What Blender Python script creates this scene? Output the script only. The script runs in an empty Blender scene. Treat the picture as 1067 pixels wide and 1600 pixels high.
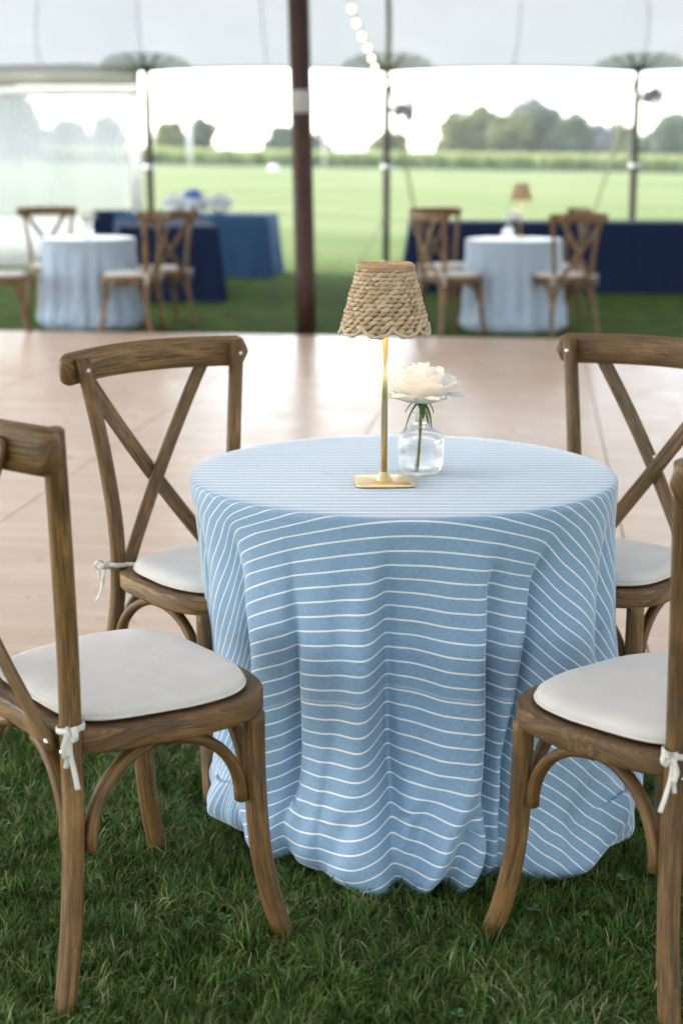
import bpy, math, random
import numpy as np
from mathutils import Vector, Matrix, noise
R_ = math.radians
PI = math.pi
random.seed(7)
np.random.seed(7)
sc = bpy.context.scene
COL = sc.collection

# ------------------------------------------------------------------ camera
cam_d = bpy.data.cameras.new('camera')
cam = bpy.data.objects.new('camera', cam_d); COL.objects.link(cam)
cam_d.sensor_fit = 'HORIZONTAL'; cam_d.sensor_width = 24.0
cam_d.lens = 2400 / 1067 * 24.0
cam.location = (0, 0, 1.437)
cam.rotation_euler = (R_(90) - math.atan(554 / 2400), 0, 0)
cam_d.clip_start = 0.05; cam_d.clip_end = 3000
cam_d.dof.use_dof = True
cam_d.dof.focus_distance = 3.05
cam_d.dof.aperture_fstop = 2.7
sc.camera = cam

# ------------------------------------------------------------------ sky, sun, exposure
SUN_EL, SUN_ROT = 38, 296        # sun_rotation clockwise from +Y seen from above
w = bpy.data.worlds.new('World'); sc.world = w; w.use_nodes = True
nt = w.node_tree
bg = nt.nodes['Background']
sky = nt.nodes.new('ShaderNodeTexSky'); sky.sky_type = 'NISHITA'; sky.sun_disc = False
sky.sun_elevation = R_(SUN_EL); sky.sun_rotation = R_(SUN_ROT)
sky.air_density = 1.0; sky.dust_density = 1.2; sky.ozone_density = 1.0; sky.altitude = 50
hs = nt.nodes.new('ShaderNodeHueSaturation'); hs.inputs['Saturation'].default_value = .45   # thin white evening overcast
nt.links.new(sky.outputs[0], hs.inputs['Color']); nt.links.new(hs.outputs[0], bg.inputs[0])
bg.inputs[1].default_value = 0.15
sun_d = bpy.data.lights.new('sun', 'SUN'); sun = bpy.data.objects.new('sun', sun_d); COL.objects.link(sun)
sun_d.energy = 1.25; sun_d.angle = R_(10); sun_d.color = (1, .93, .80)
sd = Vector((math.sin(R_(SUN_ROT)) * math.cos(R_(SUN_EL)), math.cos(R_(SUN_ROT)) * math.cos(R_(SUN_EL)), math.sin(R_(SUN_EL))))
sun.rotation_euler = sd.to_track_quat('Z', 'Y').to_euler(); sun.location = (-20, 10, 30)
sc.view_settings.view_transform = 'Standard'; sc.view_settings.look = 'None'
sc.view_settings.exposure = 2.85; sc.view_settings.gamma = 1.0
sc.view_settings.use_curve_mapping = False
sc.render.engine = 'CYCLES'
sc.cycles.use_denoising = True
sc.cycles.max_bounces = 10; sc.cycles.transparent_max_bounces = 24
sc.cycles.transmission_bounces = 10
sc.cycles.sample_clamp_indirect = 6.0
sc.cycles.caustics_reflective = False; sc.cycles.caustics_refractive = False

# ------------------------------------------------------------------ materials
class NT:
    def __init__(s, name):
        s.m = bpy.data.materials.new(name); s.m.use_nodes = True
        s.t = s.m.node_tree; s.b = s.t.nodes['Principled BSDF']; s.out = s.t.nodes['Material Output']
    def n(s, typ, **kw):
        x = s.t.nodes.new('ShaderNode' + typ)
        for k, v in kw.items():
            if k.startswith('i_'):
                key = k[2:]
                key = int(key) if key.isdigit() else key.replace('_', ' ')
                x.inputs[key].default_value = v
            else: setattr(x, k, v)
        return x
    def l(s, a, b): s.t.links.new(a, b)
    def set(s, **kw):
        for k, v in kw.items(): s.b.inputs[k.replace('_', ' ')].default_value = v
    def ramp(s, fac, stops):
        r = s.n('ValToRGB'); el = r.color_ramp.elements
        while len(el) < len(stops): el.new(.5)
        for e, (p, c) in zip(el, stops): e.position = p; e.color = (*c, 1)
        s.l(fac, r.inputs[0]); return r.outputs[0]
    def mix(s, fac, a, b, mode='MIX'):
        x = s.n('Mix', data_type='RGBA', blend_type=mode)
        for sock, v in ((x.inputs[0], fac), (x.inputs[6], a), (x.inputs[7], b)):
            if hasattr(v, 'links'): s.l(v, sock)
            elif isinstance(v, (int, float)): sock.default_value = v
            else: sock.default_value = (*v, 1)
        return x.outputs[2]
    def math(s, op, a, b=None, c=None):
        x = s.n('Math', operation=op)
        for i, v in enumerate((a, b, c)):
            if v is None: continue
            if hasattr(v, 'links'): s.l(v, x.inputs[i])
            else: x.inputs[i].default_value = v
        return x.outputs[0]
    def noise(s, vec, scale, detail=3, rough=.55, dist=0):
        x = s.n('TexNoise'); x.inputs['Scale'].default_value = scale; x.inputs['Detail'].default_value = detail
        x.inputs['Roughness'].default_value = rough; x.inputs['Distortion'].default_value = dist
        if vec is not None: s.l(vec, x.inputs['Vector'])
        return x.outputs[0]
    def mapv(s, vec, scale=(1, 1, 1), rot=(0, 0, 0), loc=(0, 0, 0)):
        x = s.n('Mapping'); x.inputs['Scale'].default_value = scale; x.inputs['Rotation'].default_value = rot
        x.inputs['Location'].default_value = loc
        s.l(vec, x.inputs['Vector']); return x.outputs[0]
    def bump(s, h, strength=.3, dist=.01):
        x = s.n('Bump'); x.inputs['Strength'].default_value = strength; x.inputs['Distance'].default_value = dist
        s.l(h, x.inputs['Height']); s.l(x.outputs[0], s.b.inputs['Normal']); return x

def flat(name, col, rough=.6, metal=0, **kw):
    k = NT(name); k.set(Base_Color=(*col, 1), Roughness=rough, Metallic=metal, **kw); return k.m

def wood(name, c_dark, c_mid, c_light, wear=(.42, .31, .17), rough=.6, wearamt=.66):
    k = NT(name); uv = k.n('UVMap').outputs[0]; tc = k.n('TexCoord'); ob = k.n('ObjectInfo')
    seed = k.math('MULTIPLY', ob.outputs['Random'], 37.0)
    cmb = k.n('CombineXYZ'); k.l(seed, cmb.inputs[0]); k.l(seed, cmb.inputs[1]); k.l(seed, cmb.inputs[2])
    add = k.n('VectorMath', operation='ADD'); k.l(uv, add.inputs[0]); k.l(cmb.outputs[0], add.inputs[1])
    v = add.outputs[0]
    g1 = k.noise(k.mapv(v, (380, 11, 1)), 1, 4, .62, .5)
    g2 = k.noise(k.mapv(v, (38, 5, 1)), 1, 4, .6, .8)
    g3 = k.noise(k.mapv(v, (600, 22, 1)), 1, 2, .6)
    base = k.ramp(g2, [(.3, c_dark), (.5, c_mid), (.68, c_light)])
    streak = k.ramp(g1, [(.36, (.24, .24, .24)), (.5, (.92, .92, .92)), (.66, (1.55, 1.46, 1.25))])
    c = k.mix(.9, base, streak, 'MULTIPLY')
    c = k.mix(k.ramp(g3, [(.30, (.62, .62, .62)), (.42, (0, 0, 0))]), c, tuple(x * .3 for x in c_dark))
    wn = k.noise(k.mapv(v, (60, 22, 1)), 1, 5, .7)
    c = k.mix(k.ramp(wn, [(wearamt, (0, 0, 0)), (wearamt + .07, (.75, .75, .75))]), c, wear)
    dn = k.noise(k.mapv(v, (22, 8, 1)), 1, 4, .6)
    c = k.mix(k.ramp(dn, [(.60, (0, 0, 0)), (.72, (.55, .55, .55))]), c, (.05, .045, .04))
    hv = k.n('HueSaturation'); k.l(c, hv.inputs['Color'])
    k.l(k.math('MULTIPLY_ADD', ob.outputs['Random'], .34, .84), hv.inputs['Value'])
    k.l(hv.outputs[0], k.b.inputs['Base Color']); k.set(Roughness=rough)
    k.bump(k.math('ADD', k.math('MULTIPLY', g1, .6), k.math('MULTIPLY', g3, .5)), .55, .0016)
    return k.m

M = {}
M['wood'] = wood('stained_oak', (.075, .037, .010), (.158, .078, .020), (.235, .130, .040), rough=.55)
M['wood_slat'] = wood('stained_slat_wood', (.080, .045, .016), (.160, .089, .030), (.21, .12, .044), wearamt=.74, rough=.55)
M['pole_brown'] = wood('dark_mahogany_stain', (.030, .009, .006), (.050, .015, .010), (.070, .022, .014), wear=(.09, .04, .03), rough=.6, wearamt=.8)
M['pole_grey'] = wood('weathered_pole_wood', (.030, .028, .022), (.062, .056, .045), (.11, .10, .08), wear=(.2, .19, .16), rough=.75)
M['screw'] = flat('nickel_screw', (.62, .60, .55), .28, 1)
M['black_plastic'] = flat('dark_grey_plastic', (.06, .06, .065), .5)
M['grey_metal'] = flat('grey_painted_metal', (.35, .36, .38), .45, .3)
M['zinc'] = flat('galvanised_steel', (.55, .56, .57), .35, .9)

def brass():
    k = NT('brushed_brass'); tc = k.n('TexCoord')
    n = k.noise(k.mapv(tc.outputs['Object'], (200, 200, 6)), 1, 3)
    k.set(Metallic=1, Base_Color=(.72, .57, .31, 1))
    k.l(k.ramp(n, [(.3, (.30, .30, .30)), (.7, (.42, .42, .42))]), k.b.inputs['Roughness'])
    k.bump(n, .08, .0005); return k.m
M['brass'] = brass()

def cushion():
    k = NT('cream_canvas'); tc = k.n('TexCoord').outputs['Object']
    a = k.noise(k.mapv(tc, (900, 120, 300)), 1, 2); b = k.noise(k.mapv(tc, (120, 900, 300)), 1, 2)
    s = k.math('ADD', a, b)
    big = k.noise(tc, 6, 3)
    c = k.mix(k.ramp(big, [(.35, (0, 0, 0)), (.7, (1, 1, 1))]), (.60, .555, .51), (.67, .625, .58))
    c = k.mix(k.ramp(k.noise(tc, 160, 2), [(.70, (0, 0, 0)), (.76, (.5, .5, .5))]), c, (.42, .33, .24))
    k.l(c, k.b.inputs['Base Color']); k.set(Roughness=.9, Sheen_Weight=.15)
    w2 = k.noise(tc, 11, 4, .6)
    k.bump(k.math('ADD', k.math('MULTIPLY', s, .10), w2), .55, .006); return k.m
M['cushion'] = cushion()
M['tie'] = flat('cotton_tie', (.66, .62, .56), .9)

def stripe_cloth(name='blue_striped_linen', fade=1.0, col=(.240, .380, .545)):
    k = NT(name); uv = k.n('UVMap').outputs[0]
    sep = k.n('SeparateXYZ'); k.l(uv, sep.inputs[0])
    v = sep.outputs[1]
    P = .0300
    fr = k.math('FRACT', k.math('DIVIDE', k.math('ADD', v, 20 * P), P))
    d = k.math('ABSOLUTE', k.math('SUBTRACT', fr, .5))
    msk = k.ramp(d, [(.052, (1, 1, 1)), (.076, (0, 0, 0))])
    a = k.noise(k.mapv(uv, (90, 1100, 1)), 1, 2, .6); b = k.noise(k.mapv(uv, (1100, 90, 1)), 1, 2, .6)
    ab = k.math('ADD', a, b)
    fib = k.ramp(k.math('MULTIPLY', ab, .5), [(.36, (.70, .74, .80)), (.5, (1, 1, 1)), (.64, (1.30, 1.22, 1.14))])
    base = k.mix(1.0, col, fib, 'MULTIPLY')
    seam = k.math('ABSOLUTE', k.math('SUBTRACT', k.math('ADD', v, .818), .0))
    sm = k.ramp(seam, [(.0009, (.55, .55, .55)), (.0016, (0, 0, 0))])
    base = k.mix(sm, base, (.55, .63, .72))
    c = k.mix(k.math('MULTIPLY', msk, fade), base, (.86, .86, .87))
    k.l(c, k.b.inputs['Base Color']); k.set(Roughness=.7, Sheen_Weight=.9, Sheen_Roughness=.28)
    wr = k.noise(k.n('TexCoord').outputs['Object'], 9, 4, .55)
    k.bump(k.math('ADD', k.math('MULTIPLY', ab, .10), k.math('MULTIPLY', wr, 1.2)), .30, .004)
    # thin cloth lets a little light through
    tr = k.n('BsdfTranslucent'); k.l(c, tr.inputs[0]); mx = k.n('MixShader'); mx.inputs[0].default_value = .06
    k.l(k.b.outputs[0], mx.inputs[1]); k.l(tr.outputs[0], mx.inputs[2]); k.l(mx.outputs[0], k.out.inputs[0])
    return k.m
M['stripe'] = stripe_cloth()
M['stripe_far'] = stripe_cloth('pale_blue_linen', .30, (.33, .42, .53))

def plain_cloth(name, col, top=None):
    k = NT(name); tc = k.n('TexCoord').outputs['Object']
    n = k.noise(k.mapv(tc, (40, 40, 6)), 1, 3)
    c = k.mix(k.ramp(n, [(.3, (0, 0, 0)), (.7, (1, 1, 1))]), col, tuple(x * 1.25 for x in col))
    k.l(c, k.b.inputs['Base Color']); k.set(Roughness=.8, Specular_IOR_Level=.15); k.bump(n, .3, .01); return k.m
M['navy'] = plain_cloth('navy_satin', (.006, .014, .045))
M['slate'] = plain_cloth('slate_blue_satin', (.028, .070, .145))

def rose_m():
    k = NT('white_rose_petal'); tc = k.n('TexCoord').outputs['Object']
    uv = k.n('UVMap').outputs[0]; sep = k.n('SeparateXYZ'); k.l(uv, sep.inputs[0])
    c = k.ramp(sep.outputs[1], [(0, (.80, .80, .52)), (.25, (.90, .88, .78)), (.7, (.94, .92, .88)), (1, (.95, .94, .92))])
    k.l(c, k.b.inputs['Base Color']); k.set(Roughness=.55)
    vein = k.noise(k.mapv(uv, (40, 3, 1)), 1, 3); k.bump(vein, .2, .001)
    tr = k.n('BsdfTranslucent'); k.l(c, tr.inputs[0]); mx = k.n('MixShader'); mx.inputs[0].default_value = .42
    k.l(k.b.outputs[0], mx.inputs[1]); k.l(tr.outputs[0], mx.inputs[2]); k.l(mx.outputs[0], k.out.inputs[0])
    return k.m
M['petal'] = rose_m()
def leafm(name, a, b, trans=.3):
    k = NT(name); tc = k.n('TexCoord').outputs['Object']; ob = k.n('ObjectInfo')
    n = k.noise(tc, 60, 3)
    c = k.mix(k.ramp(n, [(.3, (0, 0, 0)), (.7, (1, 1, 1))]), a, b)
    k.l(c, k.b.inputs['Base Color']); k.set(Roughness=.5)
    tr = k.n('BsdfTranslucent'); k.l(c, tr.inputs[0]); mx = k.n('MixShader'); mx.inputs[0].default_value = trans
    k.l(k.b.outputs[0], mx.inputs[1]); k.l(tr.outputs[0], mx.inputs[2]); k.l(mx.outputs[0], k.out.inputs[0])
    return k.m
M['stem'] = leafm('rose_stem_green', (.34, .40, .07), (.48, .50, .12), .15)
M['sepal'] = leafm('rose_sepal_green', (.05, .13, .035), (.14, .24, .05), .3)
def glass(name, ior, tr_amt, col):
    k = NT(name); k.set(Base_Color=(*col, 1), Roughness=0.0, IOR=ior, Transmission_Weight=1)
    n = k.noise(k.n('TexCoord').outputs['Object'], 18, 2); k.bump(n, .10, .003)
    t = k.n('BsdfTransparent'); mx = k.n('MixShader'); mx.inputs[0].default_value = tr_amt
    k.l(k.b.outputs[0], mx.inputs[1]); k.l(t.outputs[0], mx.inputs[2]); k.l(mx.outputs[0], k.out.inputs[0]); return k.m
M['glass'] = glass('clear_glass', 1.45, .66, (1, 1, 1))
M['water'] = glass('vase_water', 1.33, .72, (.98, .99, 1))

def seagrass():
    k = NT('woven_seagrass'); ob = k.n('ObjectInfo'); tc = k.n('TexCoord').outputs['Object']
    uv = k.n('UVMap').outputs[0]
    c = k.ramp(ob.outputs['Random'], [(0, (.46, .30, .17)), (.25, (.58, .41, .25)), (.55, (.67, .49, .31)), (.85, (.74, .56, .38)), (1, (.64, .50, .37))])
    g = k.noise(k.mapv(uv, (3, 26, 1)), 1, 3)
    c = k.mix(.7, c, k.ramp(g, [(.3, (.72, .68, .62)), (.6, (1.05, 1.05, 1.05))]), 'MULTIPLY')
    k.l(c, k.b.inputs['Base Color']); k.set(Roughness=.65); k.bump(g, .35, .0012)
    tr = k.n('BsdfTranslucent'); k.l(c, tr.inputs[0]); mx = k.n('MixShader'); mx.inputs[0].default_value = .12
    k.l(k.b.outputs[0], mx.inputs[1]); k.l(tr.outputs[0], mx.inputs[2]); k.l(mx.outputs[0], k.out.inputs[0])
    return k.m
M['seagrass'] = seagrass()
M['liner'] = flat('shade_liner', (.34, .22, .12), .9)

def emis(name, col, st):
    k = NT(name); k.set(Base_Color=(1, 1, 1, 1), Emission_Color=(*col, 1), Emission_Strength=st); return k.m
M['bulb'] = emis('warm_bulb', (1, .62, .30), 2.4)
M['lamp_bulb'] = emis('lamp_bulb_glow', (1, .68, .32), 3)

def floor_m():
    k = NT('pale_vinyl_parquet'); tc = k.n('TexCoord').outputs['Object']; ob = k.n('ObjectInfo')
    ax = k.math('MULTIPLY', ob.outputs['Random'], 50.0)
    cmb = k.n('CombineXYZ'); k.l(ax, cmb.inputs[0]); k.l(ax, cmb.inputs[1])
    add = k.n('VectorMath', operation='ADD'); k.l(tc, add.inputs[0]); k.l(cmb.outputs[0], add.inputs[1])
    br = k.n('TexBrick'); k.l(tc, br.inputs[0]); br.offset = .5
    br.inputs['Color1'].default_value = (.53, .345, .225, 1); br.inputs['Color2'].default_value = (.62, .44, .31, 1)
    br.inputs['Mortar'].default_value = (.36, .25, .18, 1)
    br.inputs['Scale'].default_value = 1; br.inputs['Mortar Size'].default_value = .0016
    br.inputs['Brick Width'].default_value = .61; br.inputs['Row Height'].default_value = .0762
    g = k.noise(k.mapv(add.outputs[0], (3, 55, 1)), 1, 5, .6, .5)
    c = k.mix(.5, br.outputs[0], k.ramp(g, [(.3, (.82, .78, .74)), (.7, (1.1, 1.1, 1.1))]), 'MULTIPLY')
    big = k.noise(tc, 1.1, 2)
    c = k.mix(k.ramp(big, [(.3, (0, 0, 0)), (.8, (.18, .18, .18))]), c, (.70, .58, .48))
    k.l(c, k.b.inputs['Base Color'])
    k.l(k.ramp(k.noise(tc, 5, 4), [(.3, (.27, .27, .27)), (.7, (.36, .36, .36))]), k.b.inputs['Roughness'])
    k.set(Specular_IOR_Level=.38)
    return k.m
M['floor'] = floor_m()
M['floor_edge'] = flat('aluminium_edge_trim', (.60, .58, .55), .3, .8)

def lawn_m():
    k = NT('lawn_turf'); tc = k.n('TexCoord').outputs['Object']
    fine = k.noise(tc, 38, 5, .65); mid = k.noise(tc, 2.2, 4, .6); big = k.noise(tc, .12, 4, .55)
    c = k.ramp(fine, [(.30, (.016, .038, .006)), (.5, (.045, .100, .014)), (.7, (.090, .160, .026))])
    c = k.mix(k.ramp(mid, [(.35, (0, 0, 0)), (.7, (.5, .5, .5))]), c, (.10, .17, .04))
    soil = k.noise(tc, 3.5, 5, .6)
    c = k.mix(k.ramp(soil, [(.42, (0, 0, 0)), (.62, (.8, .8, .8))]), c, (.055, .045, .022))
    # far mown field: paler, dry tips, broad mower bands
    sep = k.n('SeparateXYZ'); k.l(tc, sep.inputs[0])
    far = k.math('MULTIPLY', k.math('SUBTRACT', sep.outputs[1], 17.0), 1 / 16.0)
    farc = k.n('Clamp'); k.l(far, farc.inputs[0])
    wob = k.noise(tc, .03, 2)
    band = k.math('SINE', k.math('ADD', k.math('MULTIPLY', k.math('ADD', k.math('MULTIPLY', sep.outputs[0], .8), k.math('MULTIPLY', sep.outputs[1], .62)), 1.05), k.math('MULTIPLY', wob, 9.0)))
    bm = k.ramp(k.math('MULTIPLY_ADD', band, .5, .5), [(.35, (.082, .122, .040)), (.65, (.118, .148, .064))])
    bm = k.mix(k.ramp(k.noise(tc, .08, 5, .6), [(.35, (0, 0, 0)), (.75, (.7, .7, .7))]), bm, (.19, .20, .11))
    c = k.mix(farc.outputs[0], c, bm)
    k.l(c, k.b.inputs['Base Color']); k.set(Roughness=1, Specular_IOR_Level=.05); k.bump(fine, .8, .03)
    return k.m
M['lawn'] = lawn_m()

def blade_m():
    k = NT('grass_blade'); at = k.n('Attribute', attribute_name='rnd'); tc = k.n('TexCoord').outputs['Object']
    c = k.ramp(at.outputs['Fac'], [(0, (.028, .064, .010)), (.35, (.066, .134, .020)), (.7, (.135, .225, .042)), (.90, (.23, .31, .08)), (.955, (.32, .31, .13)), (1, (.55, .47, .29))])
    patch = k.noise(tc, 3.0, 3)
    c = k.mix(k.ramp(patch, [(.40, (0, 0, 0)), (.75, (.5, .5, .5))]), c, (.10, .15, .05))
    k.l(c, k.b.inputs['Base Color']); k.set(Roughness=.5, Specular_IOR_Level=.25)
    tr = k.n('BsdfTranslucent'); k.l(c, tr.inputs[0]); mx = k.n('MixShader'); mx.inputs[0].default_value = .3
    k.l(k.b.outputs[0], mx.inputs[1]); k.l(tr.outputs[0], mx.inputs[2]); k.l(mx.outputs[0], k.out.inputs[0])
    return k.m
M['blade'] = blade_m()

def tent_m(name, col, tr_amt):
    k = NT(name); tc = k.n('TexCoord').outputs['Object']
    n = k.noise(tc, 1.2, 3)
    c = k.mix(k.ramp(n, [(.3, (0, 0, 0)), (.7, (1, 1, 1))]), col, tuple(min(1, x * 1.05) for x in col))
    k.l(c, k.b.inputs['Base Color']); k.set(Roughness=.8)
    tr = k.n('BsdfTranslucent'); k.l(c, tr.inputs[0]); mx = k.n('MixShader'); mx.inputs[0].default_value = tr_amt
    k.l(k.b.outputs[0], mx.inputs[1]); k.l(tr.outputs[0], mx.inputs[2]); k.l(mx.outputs[0], k.out.inputs[0])
    return k.m
M['sail'] = tent_m('translucent_sailcloth', (.44, .46, .49), .27)
M['sail_seam'] = tent_m('sailcloth_seam', (.85, .86, .88), .75)
M['patch'] = tent_m('reinforcement_patch', (.66, .69, .63), .72)
M['patch_strap'] = tent_m('reinforcement_strap', (.10, .14, .11), .3)
M['webbing'] = flat('olive_webbing', (.26, .24, .12), .8)
M['rope'] = flat('pale_guy_strap', (.50, .47, .38), .8)
M['white_vinyl'] = tent_m('white_vinyl', (.80, .80, .79), .45)
M['beige_vinyl'] = tent_m('beige_header', (.66, .64, .60), .5)
def clear_vinyl():
    k = NT('clear_vinyl'); tc = k.n('TexCoord').outputs['Object']
    n = k.noise(k.mapv(tc, (1.5, 1, .6)), 1, 3)
    k.set(Base_Color=(.52, .54, .55, 1), Roughness=.35, Specular_IOR_Level=.3)
    trn = k.n('BsdfTransparent'); mx = k.n('MixShader')
    k.l(k.ramp(n, [(.3, (.34, .34, .34)), (.7, (.46, .46, .46))]), mx.inputs[0])
    dif = k.n('BsdfTranslucent'); dif.inputs[0].default_value = (.42, .44, .46, 1)
    mx2 = k.n('MixShader'); mx2.inputs[0].default_value = .7
    k.l(k.b.outputs[0], mx2.inputs[1]); k.l(dif.outputs[0], mx2.inputs[2])
    k.l(trn.outputs[0], mx.inputs[1]); k.l(mx2.outputs[0], mx.inputs[2]); k.l(mx.outputs[0], k.out.inputs[0])
    return k.m
M['clear_vinyl'] = clear_vinyl()
def tree_leaf(name, cols):
    k = NT(name); at = k.n('Attribute', attribute_name='rnd')
    c = k.ramp(at.outputs['Fac'], [(0, cols[0]), (.5, cols[1]), (1, cols[2])])
    k.l(c, k.b.inputs['Base Color']); k.set(Roughness=.6)
    tr = k.n('BsdfTranslucent'); k.l(c, tr.inputs[0]); mx = k.n('MixShader'); mx.inputs[0].default_value = .35
    k.l(k.b.outputs[0], mx.inputs[1]); k.l(tr.outputs[0], mx.inputs[2]); k.l(mx.outputs[0], k.out.inputs[0])
    return k.m
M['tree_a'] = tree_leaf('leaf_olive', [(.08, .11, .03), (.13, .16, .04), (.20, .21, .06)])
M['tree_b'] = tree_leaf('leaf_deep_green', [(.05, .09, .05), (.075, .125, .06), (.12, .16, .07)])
M['tree_c'] = tree_leaf('leaf_hazed_blue_grey', [(.10, .13, .14), (.14, .17, .18), (.18, .21, .22)])  # distance haze mixed into the leaf colour of the farthest trees
M['corn'] = tree_leaf('corn_leaf', [(.09, .15, .04), (.15, .22, .06), (.34, .36, .13)])
M['bark'] = flat('bark', (.10, .08, .06), .9)
M['post_pale'] = flat('pale_post', (.45, .44, .40), .8)
M['hydrangea_blue'] = leafm('blue_hydrangea', (.05, .14, .48), (.14, .28, .68), .3)
M['hydrangea_white'] = leafm('white_hydrangea', (.70, .72, .76), (.82, .83, .85), .3)
M['white_ceramic'] = flat('white_ceramic', (.8, .8, .8), .3)
M['clover'] = leafm('clover_leaf', (.045, .12, .03), (.09, .19, .05), .3)

# ------------------------------------------------------------------ mesh helpers
def me_new(name, V, F, mat, uv=None, smooth=True, attr=None):
    me = bpy.data.meshes.new(name); me.from_pydata([tuple(v) for v in V], [], F)
    if mat is not None: me.materials.append(mat)
    if smooth: me.polygons.foreach_set('use_smooth', [True] * len(me.polygons))
    if uv is not None:
        l = me.uv_layers.new(name='UVMap'); idx = np.empty(len(me.loops), int); me.loops.foreach_get('vertex_index', idx)
        l.data.foreach_set('uv', np.asarray(uv, dtype=float)[idx].ravel())
    if attr is not None:
        a = me.attributes.new('rnd', 'FLOAT', 'POINT'); a.data.foreach_set('value', np.asarray(attr, dtype=np.float32))
    me.update(); return me
def link(name, me, parent=None, loc=(0, 0, 0), rot=(0, 0, 0)):
    o = bpy.data.objects.new(name, me); COL.objects.link(o); o.parent = parent; o.location = loc; o.rotation_euler = rot; return o
def empty(name, loc=(0, 0, 0), rz=0, **kw):
    o = bpy.data.objects.new(name, None); COL.objects.link(o); o.location = loc; o.rotation_euler = (0, 0, rz)
    o.empty_display_size = .1; tag(o, **kw); return o
def tag(o, label=None, cat=None, group=None, kind=None):
    if label: o['label'] = label
    if cat: o['category'] = cat
    if group: o['group'] = group
    if kind: o['kind'] = kind
    return o
class MB:
    def __init__(s): s.V = []; s.F = []; s.U = []
    def add(s, V, F, U=None):
        b = len(s.V); s.V += [tuple(v) for v in V]; s.F += [tuple(i + b for i in f) for f in F]
        s.U += list(U) if U is not None else [(0, 0)] * len(V); return s
    def obj(s, name, mat, parent=None, smooth=True, loc=(0, 0, 0), rot=(0, 0, 0)):
        return link(name, me_new(name, s.V, s.F, mat, s.U, smooth), parent, loc, rot)
def cr(P, n):
    """Catmull-Rom through points, n per span"""
    P = [Vector(p) for p in P]; Q = [P[0] * 2 - P[1]] + P + [P[-1] * 2 - P[-2]]; out = []
    for i in range(1, len(Q) - 2):
        for j in range(n):
            t = j / n; a, b, c, d = Q[i - 1], Q[i], Q[i + 1], Q[i + 2]
            out.append(.5 * ((2 * b) + (c - a) * t + (2 * a - 5 * b + 4 * c - d) * t * t + (3 * b - a - 3 * c + d) * t ** 3))
    out.append(P[-1]); return out
def sweep(P, w, h, ref=(0, 1, 0), n=12, ex=2.0, cap=True):
    """P path; w half size along ref x tangent side, h half size along ref; w/h may be functions of 0..1"""
    P = [Vector(p) for p in P]; m = len(P); V = []; U = []; F = []
    L = 0; fw = w if callable(w) else (lambda t: w); fh = h if callable(h) else (lambda t: h)
    ref = Vector(ref); acc = [0]
    for i in range(1, m): acc.append(acc[-1] + (P[i] - P[i - 1]).length)
    for i in range(m):
        T = (P[min(i + 1, m - 1)] - P[max(i - 1, 0)]).normalized()
        S = T.cross(ref)
        if S.length < 1e-4: S = T.cross(Vector((1, 0, 0)))
        S.normalize(); N = S.cross(T).normalized(); t = acc[i] / acc[-1]
        a_, b_ = fw(t), fh(t)
        for j in range(n):
            a = 2 * PI * j / n; c, s = math.cos(a), math.sin(a)
            x = math.copysign(abs(c) ** (2 / ex), c) * a_; y = math.copysign(abs(s) ** (2 / ex), s) * b_
            V.append(P[i] + S * x + N * y); U.append((abs(((j / n) * 2 - 1)) * (a_ + b_) * 2.2, acc[i]))
    for i in range(m - 1):
        for j in range(n):
            k = (j + 1) % n; F.append((i * n + j, i * n + k, (i + 1) * n + k, (i + 1) * n + j))
    if cap: F.append(tuple(range(n - 1, -1, -1))); F.append(tuple((m - 1) * n + j for j in range(n)))
    return V, F, U
def lathe(prof, n=32, cap0=True, cap1=True):
    V = []; F = []; U = []
    for (r, z) in prof:
        for j in range(n): a = 2 * PI * j / n; V.append((r * math.cos(a), r * math.sin(a), z)); U.append((a * r, z))
    for i in range(len(prof) - 1):
        for j in range(n): k = (j + 1) % n; F.append((i * n + j, i * n + k, (i + 1) * n + k, (i + 1) * n + j))
    if cap0: F.append(tuple(range(n - 1, -1, -1)))
    if cap1: F.append(tuple((len(prof) - 1) * n + j for j in range(n)))
    return V, F, U
def box(x0, x1, y0, y1, z0, z1):
    V = [(x0, y0, z0), (x1, y0, z0), (x1, y1, z0), (x0, y1, z0), (x0, y0, z1), (x1, y0, z1), (x1, y1, z1), (x0, y1, z1)]
    F = [(0, 3, 2, 1), (4, 5, 6, 7), (0, 1, 5, 4), (1, 2, 6, 5), (2, 3, 7, 6), (3, 0, 4, 7)]
    return V, F, [(v[0] + v[2], v[1] + v[2]) for v in V]
def copy_tree(o, parent=None):
    c = o.copy(); COL.objects.link(c); c.parent = parent
    for ch in list(o.children): copy_tree(ch, c)
    return c

# ------------------------------------------------------------------ ground
def sstep(x, a, b):
    t = min(1, max(0, (x - a) / (b - a))); return t * t * (3 - 2 * t)
def terrain(x, y):
    k = sstep(y, 30, 215); return (0.12 - .0157 * max(-120, min(120, x))) * k
xs = sorted(set([-255, -200, -150, -110, -80, -60, -45, -30, -20, -14, -10, -6, -3, 0, 3, 6, 10, 14, 20, 30, 45, 60, 80, 110, 150, 200, 255]))
ys = [-28, -15, -8, 0, 4, 8, 12, 16, 20, 25, 30, 40, 50, 65, 80, 100, 120, 140, 165, 190, 215, 240, 300, 360, 415]
V = [(x, y, terrain(x, y)) for y in ys for x in xs]; nx = len(xs)
F = [(j * nx + i, j * nx + i + 1, (j + 1) * nx + i + 1, (j + 1) * nx + i) for j in range(len(ys) - 1) for i in range(nx - 1)]
tag(link('ground', me_new('ground', V, F, M['lawn'])), kind='structure')

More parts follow.
